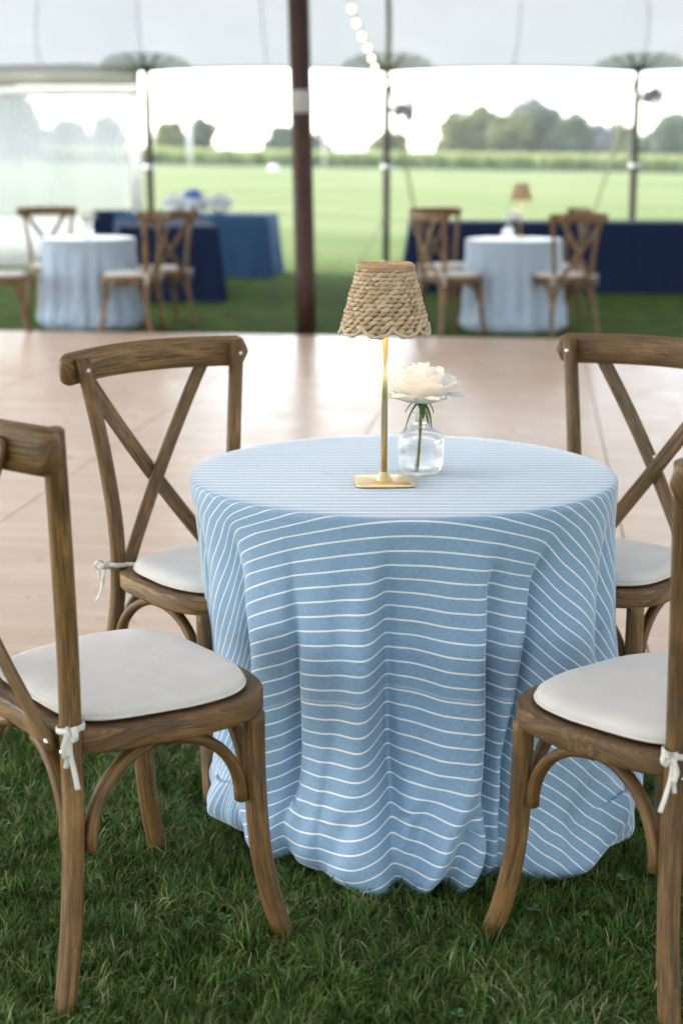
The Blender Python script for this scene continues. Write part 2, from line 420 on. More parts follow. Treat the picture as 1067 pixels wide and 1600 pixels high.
# dance floor: rotated raised floor of square panels
FA = R_(-7.2); fo = Vector((.85, 3.91, 0))
floor_root = empty('dance_floor', fo, FA, kind='structure')
PW = 1.22; FT = .026
fl0, fl1, fd0, fd1 = -6, 5, 0, 7
pan = me_new('floor_panel', *box(.003, PW - .003, .003, PW - .003, .002, FT)[:2], M['floor'], smooth=False)
for i in range(fl0, fl1):
    for j in range(fd0, fd1):
        o = link('floor_panel', pan, floor_root, (i * PW, j * PW * .985, random.uniform(-.0008, .0008)))
def ramp_edge(x0, x1, y0, y1):
    # sloping aluminium edge along the near or far side
    V = [(x0, y0, .002), (x1, y0, .002), (x1, y1, FT), (x0, y1, FT), (x0, y1, .002), (x1, y1, .002)]
    return MB().add(V, [(0, 1, 2, 3), (3, 2, 5, 4), (0, 4, 5, 1), (0, 3, 4), (1, 5, 2)])
yl = fd1 * PW * .985
ramp_edge(fl0 * PW, fl1 * PW, -.06, 0).obj('edge_trim', M['floor_edge'], floor_root, False)
ramp_edge(fl0 * PW, fl1 * PW, yl + .06, yl).obj('edge_trim', M['floor_edge'], floor_root, False)

# ------------------------------------------------------------------ chair
def seat_outline(inset=0, n=96, rear=-.212):
    hw, fy, c0 = .238 - inset, .192 - inset, .015
    out = []
    for i in range(n):
        a = 2 * PI * i / n; c, s = math.cos(a), math.sin(a)
        if s >= 0:
            x = math.copysign(abs(c) ** (2 / 3.3), c) * hw; y = c0 + abs(s) ** (2 / 3.3) * fy * (1 + .03 * (1 - abs(c)))
        else:
            dep = c0 - (rear + inset); y = c0 - abs(s) ** (2 / 5.5) * dep; q = (c0 - y) / dep
            x = math.copysign(abs(c) ** (2 / 5.5), c) * hw * (1 - .15 * q)
        out.append((x, y))
    return out
def slab(outl, zs_scales):
    """stack of scaled outline rings closed with fans"""
    n = len(outl); V = []; F = []; U = []
    for (z, off) in zs_scales:
        for (x, y) in outl:
            l = math.hypot(x, y); k = (l - off) / l; V.append((x * k, y * k, z)); U.append((x * k + z, y * k + z))
    for i in range(len(zs_scales) - 1):
        for j in range(n): q = (j + 1) % n; F.append((i * n + j, i * n + q, (i + 1) * n + q, (i + 1) * n + j))
    V.append((0, 0, zs_scales[0][0])); V.append((0, 0, zs_scales[-1][0])); U += [(0, 0), (0, 0)]
    b0, b1 = len(V) - 2, len(V) - 1; m = (len(zs_scales) - 1) * n
    for j in range(n): q = (j + 1) % n; F.append((b0, q, j)); F.append((b1, m + j, m + q))
    return V, F, U
def rim_uv(V):
    """uv for the bent seat hoop: along the hoop and across it"""
    out = []
    for v in V: a = math.atan2(v[1], v[0]); out.append((math.hypot(v[0], v[1]) * 1.0 + v[2], a * .21))
    return out
ZS = .478
def make_chair():
    t = empty('crossback_chair')
    V, F, U = slab(seat_outline(), [(ZS - .038, .008), (ZS - .038, .003), (ZS - .036, .0005), (ZS - .033, 0), (ZS - .005, 0), (ZS - .0015, .0015), (ZS, .005), (ZS, .040), (ZS - .006, .046)])
    link('seat', me_new('seat', V, F, M['wood'], rim_uv(V)), t)
    for s in (-1, 1):
        P = cr([(s * .222, -.250, 0), (s * .207, -.222, .16), (s * .191, -.203, .33), (s * .180, -.196, .458), (s * .184, -.197, .60), (s * .204, -.210, .78), (s * .236, -.232, .985)], 6)
        MB().add(*sweep(P, lambda q: .0185 - .002 * q, .0165, (0, 1, 0), 14, 2.8)).obj('rear_leg', M['wood'], t)
        P = cr([(s * .198, .148, ZS - .035), (s * .198, .149, .33), (s * .202, .155, .20), (s * .212, .172, .09), (s * .226, .196, 0)], 6)
        MB().add(*sweep(P, .0195, .0185, (0, 1, 0), 14, 2.4)).obj('front_leg', M['wood'], t)
    # curved braces, two at every leg
    def brace(p, q, drop, side):
        p, q = Vector(p), Vector(q); m = Vector((p.x, p.y, 0)); out = []
        for i in range(13):
            a = (i / 12) * PI / 2
            k = math.sin(a); z = drop + (ZS - .048 - drop) * math.sin(a) ** .9
            hx = 1 - math.cos(a)
            out.append(Vector((p.x + (q.x - p.x) * hx, p.y + (q.y - p.y) * hx, z)))
        return MB().add(*sweep(out, .0105, .013, side, 10, 2.6)).obj('brace', M['wood'], t)
    for s in (-1, 1):
        brace((s * .196, .121, 0), (s * .188, -.025, 0), .285, (s, 0, 0))
        brace((s * .171, .150, 0), (s * .035, .160, 0), .285, (0, 1, 0))
        brace((s * .197, -.178, 0), (s * .180, -.030, 0), .275, (s, 0, 0))
        brace((s * .172, -.204, 0), (s * .040, -.190, 0), .275, (0, 1, 0))
    # crest rail bent round the back of the posts
    xe = .284
    def hh(q):
        x = abs(2 * q - 1) * xe; d = max(0, x - (xe - .030)) / .030
        return .0385 * math.sqrt(max(.02, 1 - d * d))
    P = [((-xe + 2 * xe * i / 44), 0, .957) for i in range(45)]
    P = [(x, -.266 - .046 * (1 - (x / .236) ** 2), z + .006 * (1 - (x / xe) ** 2)) for x, _, z in P]
    MB().add(*sweep(P, lambda q: hh(q), lambda q: .0175 * min(1, hh(q) / .026), (0, 1, 0), 18, 2.7)).obj('crest_rail', M['wood'], t)
    for s in (-1, 1):
        P = []
        for i in range(17):
            q = i / 16; x = s * (.200 - .342 * q); z = .962 - .506 * q
            yc = -.286 - .046 * (1 - (.20 / .236) ** 2); y = yc * (1 - q) + (-.213) * q - .020 * 4 * q * (1 - q) - (.0045 if s > 0 else -.0045) * math.sin(PI * q)
            P.append((x, y - .004, z))
        d = (Vector(P[1]) - Vector(P[0])).normalized()
        P = [Vector(P[0]) - d * .016] + [Vector(p) for p in P] + [Vector(P[-1]) + (Vector(P[-1]) - Vector(P[-2])).normalized() * .016]
        def wd(q): e = min(q, 1 - q); return .0195 * math.sqrt(max(.15, 1 - max(0, 1 - e / .028) ** 2))
        o = MB().add(*sweep(P, wd, .0045, (0, 1, 0), 12, 5)).obj('cross_slat', M['wood_slat'], t)
        for q, p in ((0, P[1]), (1, P[-2])):
            n = Vector((0, -1, 0)); V, F, U = lathe([(.0075, 0), (.0068, .002), (.004, .0038), (.0008, .0042)], 12)
            link('screw', me_new('screw', V, F, M['screw']), o, (p[0], p[1] - .0035, p[2]), (R_(90), 0, 0))
    V, F, U = lathe([(.0065, 0), (.006, .002), (.0035, .0034), (.0008, .0038)], 12)
    sm = me_new('screw', V, F, M['screw'])
    link('screw', sm, t, (.0, -.2995, .70), (R_(90), 0, 0))
    link('screw', sm, t, (.0, -.276, .70), (R_(-90), 0, 0))
    for s in (-1, 1):
        link('screw', sm, t, (s * .180, -.2125, .447), (R_(90), 0, 0))
        link('screw', sm, t, (s * .232, -.215, .957), (R_(-90), 0, 0))
    # cushion
    o2 = seat_outline(.030, 96, -.208)
    T = .031
    prof = [(ZS + .001, .03), (ZS + .003, .008), (ZS + .008, .001), (ZS + .014, -.001), (ZS + .021, .002), (ZS + .027, .011), (ZS + .031, .026), (ZS + T - .001, .06), (ZS + T + .002, .12), (ZS + T + .003, .17)]
    V, F, U = slab(o2, prof)
    V = [(x, y, z + (.0018 * noise.noise(Vector((x * 14, y * 14, 3))) if z > ZS + .005 else 0)) for x, y, z in V]
    cu = link('cushion', me_new('cushion', V, F, M['cushion'], U), t)
    pp = [(x * 1.004, y * 1.004, ZS + .009) for x, y in o2]; pp.append(pp[0])
    pp = [Vector(p) for p in pp]
    MB().add(*sweep(pp, .0033, .0033, (0, 0, 1), 8, 2, False)).obj('piping', M['tie'], cu)
    # ties knotted round the rear posts
    for s in (-1, 1):
        mb = MB(); cx, cy = s * .1805, -.196; z0 = ZS + .010
        ring = [Vector((cx + s * .0235 * math.cos(a), cy + .0215 * math.sin(a), z0 + .004 * math.sin(a * 1.0 + 1))) for a in [2 * PI * i / 20 for i in range(21)]]
        mb.add(*sweep(ring, .0022, .0055, (0, 0, 1), 8, 2, False))
        mb.add(*sweep(cr([(s * .150, -.160, ZS + .010), (s * .165, -.172, z0 + .002), (cx + s * .018, cy + .014, z0 + .001)], 6), .0022, .005, (0, 0, 1), 8, 2))
        kx, ky = cx + s * .024, cy - .008
        kn = [(kx + s * .007 * math.cos(a), ky - .004 + .006 * math.sin(a), z0 + .007 * math.sin(a * 2)) for a in [2 * PI * i / 12 for i in range(13)]]
        mb.add(*sweep(kn, .0045, .0045, (0, 0, 1), 8, 2))
        for (dx, dy, dz) in ((.030, -.006, .006), (.012, -.020, -.022)):
            lp = [(kx, ky - .004, z0), (kx + s * dx * .6, ky + dy * .5 - .004, z0 + .012 + dz * .5), (kx + s * dx, ky + dy - .004, z0 + dz), (kx + s * dx * .75, ky + dy * .6 - .004, z0 - .012 + dz), (kx, ky - .004, z0 - .002)]
            mb.add(*sweep(cr(lp, 5), .0014, .0048, (0, 1, .3), 8, 2.5))
        for (dx, dy, L) in ((.020, -.004, .085), (.004, -.012, .055)):
            lp = [(kx, ky - .006, z0), (kx + s * dx * .4, ky + dy - .006, z0 - L * .35), (kx + s * dx * .8, ky + dy * .6 - .006, z0 - L * .7), (kx + s * dx * 1.5, ky + dy - .006, z0 - L)]
            mb.add(*sweep(cr(lp, 5), .0013, .0046, (0, 1, .2), 8, 2.5))
        mb.obj('tie', M['tie'], cu)
    return t
chair0 = make_chair(); _used = [False]
def place_chair(x, y, deg, label, group, z=0):
    o = chair0 if not _used[0] else copy_tree(chair0); _used[0] = True
    o.location = (x, y, z); o.rotation_euler = (0, 0, R_(deg)); tag(o, label, 'chair', group); return o
g1 = 'crossback chairs around the near table'
chA = place_chair(-.405, 2.695, -52.8, 'crossback chair at near left, cut by the photo edge, its whole white cushion showing', g1)
chB = place_chair(-.269, 3.541, -135.3, 'crossback chair behind left of the near striped table, whole back seen against the pale floor', g1)
chC = place_chair(.614, 3.598, 139.7, 'crossback chair behind right of the near striped table, its worn top rail cut off', g1)
chD = place_chair(.577, 2.625, 36.4, 'crossback chair at near right, seat toward the striped table, back mostly cut off', g1)

def late_scale(): chA.scale = (1.035, 1.035, 1.04)
# ------------------------------------------------------------------ draped cloth
def interp(xv, X, Y): return np.interp(xv, X, Y)
def blur_circ(A, sig):
    n = A.shape[1]; k = np.arange(-int(3 * sig) - 1, int(3 * sig) + 2); w_ = np.exp(-.5 * (k / sig) ** 2); w_ /= w_.sum()
    out = np.zeros_like(A)
    for kk, ww in zip(k, w_): out += ww * np.roll(A, kk, axis=1)
    return out
def blur_v(A, sig):
    k = np.arange(-int(3 * sig) - 1, int(3 * sig) + 2); w_ = np.exp(-.5 * (k / sig) ** 2); w_ /= w_.sum()
    m = A.shape[0]; out = np.zeros_like(A)
    for kk, ww in zip(k, w_): out += ww * A[np.clip(np.arange(m) + kk, 0, m - 1)]
    return out
def drape(name, R, H, creases, seed, NP=720, NT_=150, flare=(.02, .06), mat=None, stripe_rot=0, drift=False):
    """creases: list of dicts  a=[(t,deg)...], d=[(t,depth)...], b=[(t,bulge)...], p skew of the bulge that follows the crease"""
    rs = random.Random(seed)
    phi = np.linspace(-180, 180, NP, endpoint=False)
    # hang parameter
    TS = np.linspace(0, 1, NT_)
    fold = np.zeros((NT_, NP))
    for it, t in enumerate(TS):
        ca = np.array([interp(t, *zip(*c['a'])) for c in creases]); cd = [interp(t, *zip(*c['d'])) for c in creases]
        cb = [interp(t, *zip(*c['b'])) for c in creases]
        order = np.argsort(ca); ca = ca[order]
        m = len(ca)
        idx = np.searchsorted(ca, phi, side='right') - 1
        for s_ in range(-1, m):
            sel = idx == s_
            if not sel.any(): continue
            i0 = order[s_ % m]; i1 = order[(s_ + 1) % m]
            a0 = ca[s_] if s_ >= 0 else ca[m - 1] - 360; a1 = ca[s_ + 1] if s_ + 1 < m else ca[0] + 360
            u = (phi[sel] - a0) / (a1 - a0); p = creases[i0].get('p', 1)
            fold[it, sel] = cd[i0] * (1 - u) + cd[i1] * u + cb[i0] * np.clip(np.sin(PI * np.clip(u, 0, 1) ** p), 0, 1) ** .85
    fold = blur_circ(fold, NP / 360 * 1.1) * 1.8
    for it, t in enumerate(TS):
        for c in creases:
            a_ = interp(t, *zip(*c['a'])); d_ = interp(t, *zip(*c['d'])); dd_ = (phi - a_ + 180) % 360 - 180
            fold[it] += d_ * (.95 if min(q_[1] for q_ in c['d']) <= -.045 else .30) * np.exp(-np.abs(np.where(dd_ > 0, dd_ / 2.6, dd_ / 1.3)) ** 1.6) * min(1, t * 6)
    fold = blur_v(fold, 2.0)
    # profile: edge roll, hang, puddle and tuck
    ph = np.radians(phi)
    rho = np.array([.072 + .050 * noise.noise(Vector((math.cos(a) * 2.3, math.sin(a) * 2.3, seed))) for a in ph])
    er = .010
    V = np.zeros((NT_, NP, 3)); S = np.zeros((NT_, NP))
    hang_end = .72
    flx, fly = flare
    fl_phi = flx + (fly - flx) * (.5 + .5 * np.sin(ph)) + (.062 * np.exp(-(np.abs(phi - 6) / 50.0) ** 4) + .022 * np.exp(-((phi + 12) / 12.0) ** 2) if drift else 0)          # more flare on the +x side
    zbv = np.array([.155 + .055 * noise.noise(Vector((math.cos(a) * 3.1 + 5, math.sin(a) * 3.1, seed))) for a in ph])
    cruR = np.array([[noise.noise(Vector((math.cos(a + .5 * t) * 4.6, math.sin(a + .5 * t) * 4.6, t * 4.2 + seed))) for a in ph[::2]] for t in TS])
    cru = np.repeat(cruR, 2, axis=1); cru = blur_circ(cru, 2)
    cru2R = np.array([[noise.noise(Vector((math.cos(a + .8 * t) * 12, math.sin(a + .8 * t) * 12, t * 7 + seed + 9))) for a in ph[::2]] for t in TS])
    cru2 = blur_circ(np.repeat(cru2R, 2, axis=1), 2)
    for it, t in enumerate(TS):
        if t < .03:
            al = t / .03 * PI / 2; r = R - er + er * math.sin(al) + 0 * ph; z = H - er + er * math.cos(al) + 0 * ph
        elif t < hang_end:
            q = (t - .03) / (hang_end - .03); z = (H - er) + (zbv - (H - er)) * q
            r = R + fl_phi * (q ** 1.6)
        else:
            q = (t - hang_end) / (1 - hang_end)
            if q < .62:
                al = q / .62 * PI * .5
                z = zbv * (1 - math.sin(al)) + .004
                r = R + fl_phi + rho * (-1 + math.cos(al)) + .028 * math.sin(al * 2)
            else:
                u = (q - .62) / .38; z = .004 - .0 * u + 0 * ph; r = R + fl_phi - rho - .10 * u
        g = sstep(t, .02, .20) * (1 if t < hang_end + .62 * .28 else max(0, 1 - (t - hang_end - .1736) / .1))
        low = sstep(t, .55, .85)
        r = r + fold[it] * g * (1 - .50 * sstep(t, .5, .86)) + (cru[it] * (.010 * g + .040 * low) + cru2[it] * (.003 * g + .020 * low))
        if drift:      # gathers sweeping across the front of the puddle
            dg = np.sin(2 * PI * (phi / 10.0 + 4.8 * t)) * np.exp(-((phi - 13 + 30 * (t - .7)) / 9.0) ** 2) * sstep(t, .56, .76) * (1 if t < .86 else max(0, 1 - (t - .86) / .06))
            dl_ = np.sin(2 * PI * (phi / 21.0 - 3.0 * t)) * np.exp(-((phi - 48) / 22.0) ** 2) * sstep(t, .66, .8) * (1 if t < .86 else max(0, 1 - (t - .86) / .06))
            r = r + .034 * dg + .016 * dl_
        z = z + np.where(t > hang_end, (cru[it] * .03 + cru2[it] * .012) * (1 if t < hang_end + .15 else .3), 0)
        z = np.maximum(z, .003 + .002 * (1 - t))
        V[it, :, 0] = r * np.sin(ph); V[it, :, 1] = -r * np.cos(ph); V[it, :, 2] = z
    # cloth coordinates: distance run down the cloth and cloth azimuth by arc length
    dl = np.linalg.norm(np.diff(V, axis=0), axis=2); 
    S[0] = R - er; S[1:] = R - er + np.cumsum(dl, axis=0)
    Sm = blur_circ(S, NP / 360 * 3)
    al = np.linalg.norm(np.roll(V, -1, axis=1) - np.roll(V, 1, axis=1), axis=2)
    al = al / 2 / (2 * PI / NP)                       # arc length per radian
    base_al = blur_circ(al, NP / 360 * 9)
    loc = np.cumsum((al - base_al) / np.maximum(Sm, .2), axis=1) * (2 * PI / NP); loc -= loc.mean(axis=1, keepdims=True)
    at_ = np.interp(TS, [0, .03, .08, .18, .4, 1], [0, .04, .20, .32, .42, .58])[:, None]
    if drift:
        PD = np.degrees(ph)[None, :]; thr = np.interp(TS, [0, .3, .6, .8, 1], [38, 34, 25, 22, 21])[:, None]
        rr_ = 1 / (1 + np.exp(-(PD - thr - 2) / 1.6)); ll_ = 1 / (1 + np.exp((PD + 52) / 1.6))
        at_ = at_ * (1 - .50 * rr_ - .55 * ll_)
    pc = ph[None, :] - at_ * (1 - .12 * np.sin(ph)[None, :]) * np.sin(ph)[None, :] + blur_circ(loc, NP / 360 * .6)
    U = np.stack([Sm * np.sin(pc + stripe_rot), -Sm * np.cos(pc + stripe_rot)], 2)
    # top disc rings
    rings = np.linspace(0, R - er, 16)[:-1]
    TV = []; TU = []
    for rr in rings[1:]:
        TV.append(np.stack([rr * np.sin(ph), -rr * np.cos(ph), np.full(NP, H) + 0 * ph], 1)); TU.append(np.stack([rr * np.sin(ph + stripe_rot), -rr * np.cos(ph + stripe_rot)], 1))
    allV = np.concatenate([np.array([[0, 0, H]])] + TV + [V.reshape(-1, 3)]); allU = np.concatenate([np.array([[0, 0]])] + TU + [U.reshape(-1, 2)])
    nr = len(TV) + NT_
    F = [(0, 1 + j, 1 + (j + 1) % NP) for j in range(NP)]
    for i in range(nr - 1):
        b = 1 + i * NP
        F += [(b + j, b + NP + j, b + NP + (j + 1) % NP, b + (j + 1) % NP) for j in range(NP)]
    return me_new(name, allV, F, mat or M['stripe'], allU)

def rnd_creases(a0, a1, seed, amp=1.0, n=None):
    rs = random.Random(seed); out = []; a = a0
    while a < a1 - 6:
        d = -.030 * amp * rs.uniform(.6, 1.3); b = .030 * amp * rs.uniform(.6, 1.4)
        out.append(dict(a=[(0, a), (1, a + rs.uniform(-4, 4))], d=[(0, 0), (.2, d * .3), (.6, d), (1, d * 1.1)], b=[(0, 0), (.2, b * .3), (.6, b), (1, b)], p=rs.uniform(.7, 1.4)))
        a += rs.uniform(14, 26)
    return out
def C_(a, d, b, p=1.0): return dict(a=a, d=d, b=b, p=p)
main_cr = [
    C_([(0, -81), (1, -79)], [(0, 0), (.1, -.012), (.5, -.030), (1, -.02)], [(0, 0), (.15, .006), (.5, .022), (1, .03)]),
    C_([(0, -51), (1, -50)], [(0, 0), (.06, -.010), (.4, -.030), (1, -.02)], [(0, 0), (.15, .006), (.5, .024), (1, .040)], .8),
    C_([(0, -30), (.5, -32), (1, -33)], [(0, 0), (.2, -.008), (.6, -.036), (1, -.050)], [(0, 0), (.2, .0), (.5, .004), (1, .004)]),
    C_([(0, -18), (.5, -19), (1, -23)], [(0, 0), (.2, -.004), (.45, -.010), (.7, -.030), (1, -.040)], [(0, 0), (.12, .008), (.5, .034), (.8, .046), (1, .048)], 2.0),
    C_([(0, -6), (.3, -7), (.55, -7), (1, -1)], [(0, 0), (.08, -.008), (.3, -.026), (.6, -.052), (1, -.045)], [(0, 0), (.15, -.004), (.4, -.014), (.8, -.012), (1, .012)], .8),
    C_([(0, 10), (.5, 9), (1, 3)], [(0, 0), (.2, -.003), (.6, -.014), (1, -.02)], [(0, 0), (.15, .008), (.5, .026), (.8, .032), (1, .02)], 1.9),
    C_([(0, 21), (.5, 20), (.75, 18), (1, 9)], [(0, 0), (.08, -.008), (.3, -.026), (.65, -.056), (.85, -.085), (1, -.05)], [(0, 0), (.2, .006), (.5, .016), (.8, .026), (1, .02)], 1.3),
    C_([(0, 38), (.3, 34), (.6, 25), (.8, 22), (1, 15)], [(0, 0), (.06, -.010), (.4, -.038), (.7, -.060), (.85, -.060), (1, -.03)], [(0, 0), (.2, .016), (.5, .042), (1, .050)], .75),
    C_([(0, 66), (.5, 62), (1, 52)], [(0, 0), (.08, -.008), (.4, -.024), (.7, -.012), (1, -.008)], [(0, 0), (.3, .014), (.7, .022), (1, .030)]),
    C_([(0, 82), (1, 84)], [(0, 0), (.1, -.010), (.4, -.026), (1, -.03)], [(0, 0), (.3, .020), (1, .03)]),
] + rnd_creases(104, 268, 5)
for c in main_cr:
    c['a'] = [(t, ((a + 180) % 360) - 180) for t, a in c['a']]
TX, TY, TZ = .135, 3.313, .765
cl = link('tablecloth', drape('tablecloth', .467, TZ, main_cr, 3.7, flare=(-.034, .066), drift=True), None, (TX, TY, 0))
tag(cl, 'large sharp blue tablecloth with thin white stripes, draped to the grass over the near table', 'tablecloth')

# ------------------------------------------------------------------ table lamp
def make_lamp(x, y, z, label, detailed=True):
    t = empty('table_lamp', (x, y, z), R_(3), label=label, cat='lamp')
    # base plate with round corners
    n = 40; outl = []
    for i in range(n):
        a = 2 * PI * i / n; c, s = math.cos(a), math.sin(a)
        outl.append((math.copysign(abs(c) ** (2 / 7), c) * .062, math.copysign(abs(s) ** (2 / 7), s) * .058))
    V, F, U = slab(outl, [(.0, .002), (.001, 0), (.0055, 0), (.0068, .0015)])
    link('base', me_new('base', V, F, M['brass'], U), t)
    V, F, U = lathe([(.017, .0066), (.0165, .0085), (.011, .017), (.0085, .023), (.0078, .024)], 24)
    link('collar', me_new('collar', V, F, M['brass'], U), t)
    V, F, U = lathe([(.0068, .020), (.0068, .40)], 20)
    link('stem', me_new('stem', V, F, M['brass'], U), t)
    V, F, U = lathe([(.002, .372), (.017, .375), (.020, .39), (.020, .405), (.012, .416), (.001, .420)], 16)
    # the bulb inside the shade
    link('bulb', me_new('bulb', V, F, M['lamp_bulb'], U), t)
    ld = bpy.data.lights.new('lamp_light', 'POINT'); lo = bpy.data.objects.new('lamp_light', ld); COL.objects.link(lo)
    lo.parent = t; lo.location = (0, 0, .362); ld.energy = .4; ld.color = (1, .70, .42); ld.shadow_soft_size = .012
    z0, z1, r0, r1 = .333, .454, .0890, .0562      # shade bottom (above scallops) and top
    NS = 9
    def rad(zz): return r1 + (r0 - r1) * (z1 - zz) / (z1 - z0)
    # thin inner liner carrying the strands
    V = []; F = []; n = 80
    def scal(a): return abs(math.sin(a * NS / 2 + .35)) ** .55
    for i in range(3):
        for j in range(n):
            a = 2 * PI * j / n; zb_ = z0 + .004 - .017 * scal(a); zz = zb_ + (z1 - zb_) * i / 2; r = rad(zz) - .0062
            V.append((r * math.cos(a), r * math.sin(a), zz))
    for i in range(2):
        for j in range(n): k_ = (j + 1) % n; F.append((i * n + j, i * n + k_, (i + 1) * n + k_, (i + 1) * n + j))
    sh = link('lamp_shade', me_new('lamp_shade', V, F, M['liner'], [(0, 0)] * len(V)), t)
    rs = random.Random(5)
    rows = 14; cand = []
    pitch = (z1 - z0) / rows
    for i in range(rows + 2):
        zz = z1 - pitch * (i + .5); r = rad(zz); m = 29
        for j in range(m):
            a = 2 * PI * (j + .5 * (i % 2) + rs.uniform(-.12, .12)) / m
            if zz < z0 + .004 - .017 * scal(a) + .0045: continue
            cand.append((a, zz, r, i))
    def strand_mesh(L, h, d, seed):
        r2 = random.Random(seed); P = []
        for q in range(7):
            s_ = q / 6 - .5; P.append((s_ * L, math.sin(s_ * PI) * L * .06 + r2.uniform(-.0003, .0003), -abs(s_) ** 2 * .010))
        return sweep(P, lambda q: h * (max(.02, math.sin(PI * min(1, max(0, q))))) ** .55, lambda q: d * (max(.04, math.sin(PI * q))) ** .6, (0, 0, 1), 8, 2.0)
    protos = []
    for v in range(6):
        V, F, U = strand_mesh(.0235 * rs.uniform(.94, 1.10), .0049 * rs.uniform(.92, 1.12), .0040 * rs.uniform(.9, 1.15), v)
        mid = [(u[0] * 60, u[1] * 40) for u in U]
        protos.append(me_new('strand', V, F, M['seagrass'], mid))
    def mat_at(a, zz, r, extra=0, tilt=0, sc_=1, out=0):
        nrm = Vector((math.cos(a), math.sin(a), (r0 - r1) / (z1 - z0))).normalized(); tan = Vector((-math.sin(a), math.cos(a), 0)); up = nrm.cross(tan)
        tt = tan * math.cos(tilt) + up * math.sin(tilt); uu = nrm.cross(tt)
        M3 = Matrix((tt * sc_, uu * sc_, nrm * sc_)).transposed().to_4x4(); M3.translation = Vector((r * math.cos(a), r * math.sin(a), zz)) + nrm * out; return M3
    cand.sort(key=lambda c: math.sin(c[0]))      # nearest the camera first (-y)
    rest = MB()
    for q, (a, zz, r, i) in enumerate(cand):
        pm = protos[rs.randrange(6)]; mt = mat_at(a, zz, r, tilt=R_(5 + rs.uniform(-5, 6)), sc_=rs.uniform(.95, 1.06) * (.82 + .18 * r / r0), out=rs.uniform(-.0006, .0010))
        if q < 232 and detailed:
            o = link('strand', pm, sh); o.matrix_local = mt
        else:
            vs = [mt @ v.co for v in pm.vertices]; rest.add(vs, [tuple(p.vertices) for p in pm.polygons], [(0, random.random() * 9)] * len(vs))
    o = rest.obj('strand_weave', M['seagrass'], sh); o['kind'] = 'stuff'
    # coiled top rim and scalloped bottom cord
    rim = MB()
    for j in range(44):
        a = 2 * PI * j / 44; mt = mat_at(a, z1 + .0015 + .0012 * math.sin(a * 3), r1 + .0005, tilt=R_(52), sc_=.68, out=.0005)
        pm = protos[j % 6]; rim.add([mt @ v.co for v in pm.vertices], [tuple(p.vertices) for p in pm.polygons], [(.3 * j, v.co.x * 60) for v in pm.vertices])
    ring = [Vector((r1 * math.cos(2 * PI * i / 48), r1 * math.sin(2 * PI * i / 48), z1 + .001)) for i in range(49)]
    rim.add(*sweep(ring, .0052, .0052, (0, 0, 1), 8, 2, False))
    rim.obj('top_rim', M['seagrass'], sh)
    P = []
    for j in range(241):
        a = 2 * PI * j / 240; zz = z0 + .005 - .0195 * scal(a); r = rad(zz); P.append(Vector((r * math.cos(a), r * math.sin(a), zz)))
    rim = MB(); V, F, U = sweep(P, .0046, .0044, (0, 0, 1), 8, 2, False)
    rim.add([Vector(v) * (1 + .004 * math.sin(k * .7)) for k, v in enumerate(V)], F, [(u[0] * 50, u[1] * 90) for u in U]).obj('scalloped_rim', M['seagrass'], sh)
    return t
lamp = make_lamp(.090, 3.185, TZ + .0005, 'gold table lamp with scalloped woven seagrass shade on the near striped table')

# ------------------------------------------------------------------ vase and rose
def make_vase(x, y, z, label):
    t = empty('bud_vase', (x, y, z), 0, label=label, cat='vase')
    out = [(.001, .0), (.036, .0), (.042, .003), (.0455, .010), (.049, .020), (.0505, .030), (.0505, .066), (.0520, .070), (.0515, .0745), (.0495, .080), (.046, .088), (.040, .095), (.031, .101), (.021, .105), (.0172, .109), (.0165, .115), (.0165, .126), (.0172, .131), (.0190, .1335)]
    inn = [(.0175, .1345), (.0150, .131), (.0143, .115), (.0150, .109), (.019, .1025), (.030, .098), (.038, .0925), (.0440, .085), (.0475, .078), (.0480, .066), (.0478, .030), (.046, .020), (.041, .012), (.030, .009), (.001, .0085)]
    V, F, U = lathe(out + inn, 64, False, False)
    link('glass_body', me_new('glass_body', V, F, M['glass'], U), t)
    V, F, U = lathe([(.001, .0087), (.030, .0093), (.0405, .0122), (.0458, .0202), (.0476, .030), (.0478, .066), (.0470, .0695), (.001, .0692)], 48, False, False)
    link('water', me_new('water', V, F, M['water'], U), t)
    return t
def petal_mesh(L, W, th0, th1, Rw, tip, r0, seed, cup=.0):
    nu, nv = 13, 13; V = []; U = []; F = []
    for sgn in (0,):
        r = r0; z = 0; pr = [(r, z)]
        th = [R_(th0 + (th1 - th0) * (i / (nv - 1))) for i in range(nv)]
        for i in range(1, nv): r += math.sin(th[i]) * L / (nv - 1); z += math.cos(th[i]) * L / (nv - 1); pr.append((r, z))
        for i in range(nv):
            v = i / (nv - 1); wv = W * (.25 + .75 * math.sin(min(1, v * 1.25) * PI / 2)) * (1 if v < .68 else math.sqrt(max(0.0, 1 - ((v - .68) / .34) ** 2)) * (1 - .10 * (v - .68) / .32))
            for j in range(nu):
                u = 2 * j / (nu - 1) - 1; rr = max(Rw, .004); an = u * wv / rr; an = max(-2.2, min(2.2, an))
                lat = rr * math.sin(an); back = rr * (1 - math.cos(an))
                curl = tip * (sstep(abs(u), .35, 1) * sstep(v, .35, .9) + 1.0 * sstep(v, .80, 1) * (1 - .4 * abs(u)))
                nz = noise.noise(Vector((u * 1.6, v * 2.2, seed))) * .006 * v
                nx_, nzv = math.cos(th[i]), -math.sin(th[i])      # outward normal in the profile plane
                x = pr[i][0] - back * abs(math.cos(th[i])) + (curl * .012 + nz) * nx_
                zz = pr[i][1] + back * max(0, math.sin(th[i])) * .8 + (curl * .012 + nz) * nzv - curl * .003 + .003 * v * noise.noise(Vector((u * 3, seed, v)))
                V.append((x, lat, zz)); U.append((u, v))
    for i in range(nv - 1):
        for j in range(nu - 1): a = i * nu + j; F.append((a, a + 1, a + nu + 1, a + nu))
    return V, F, U
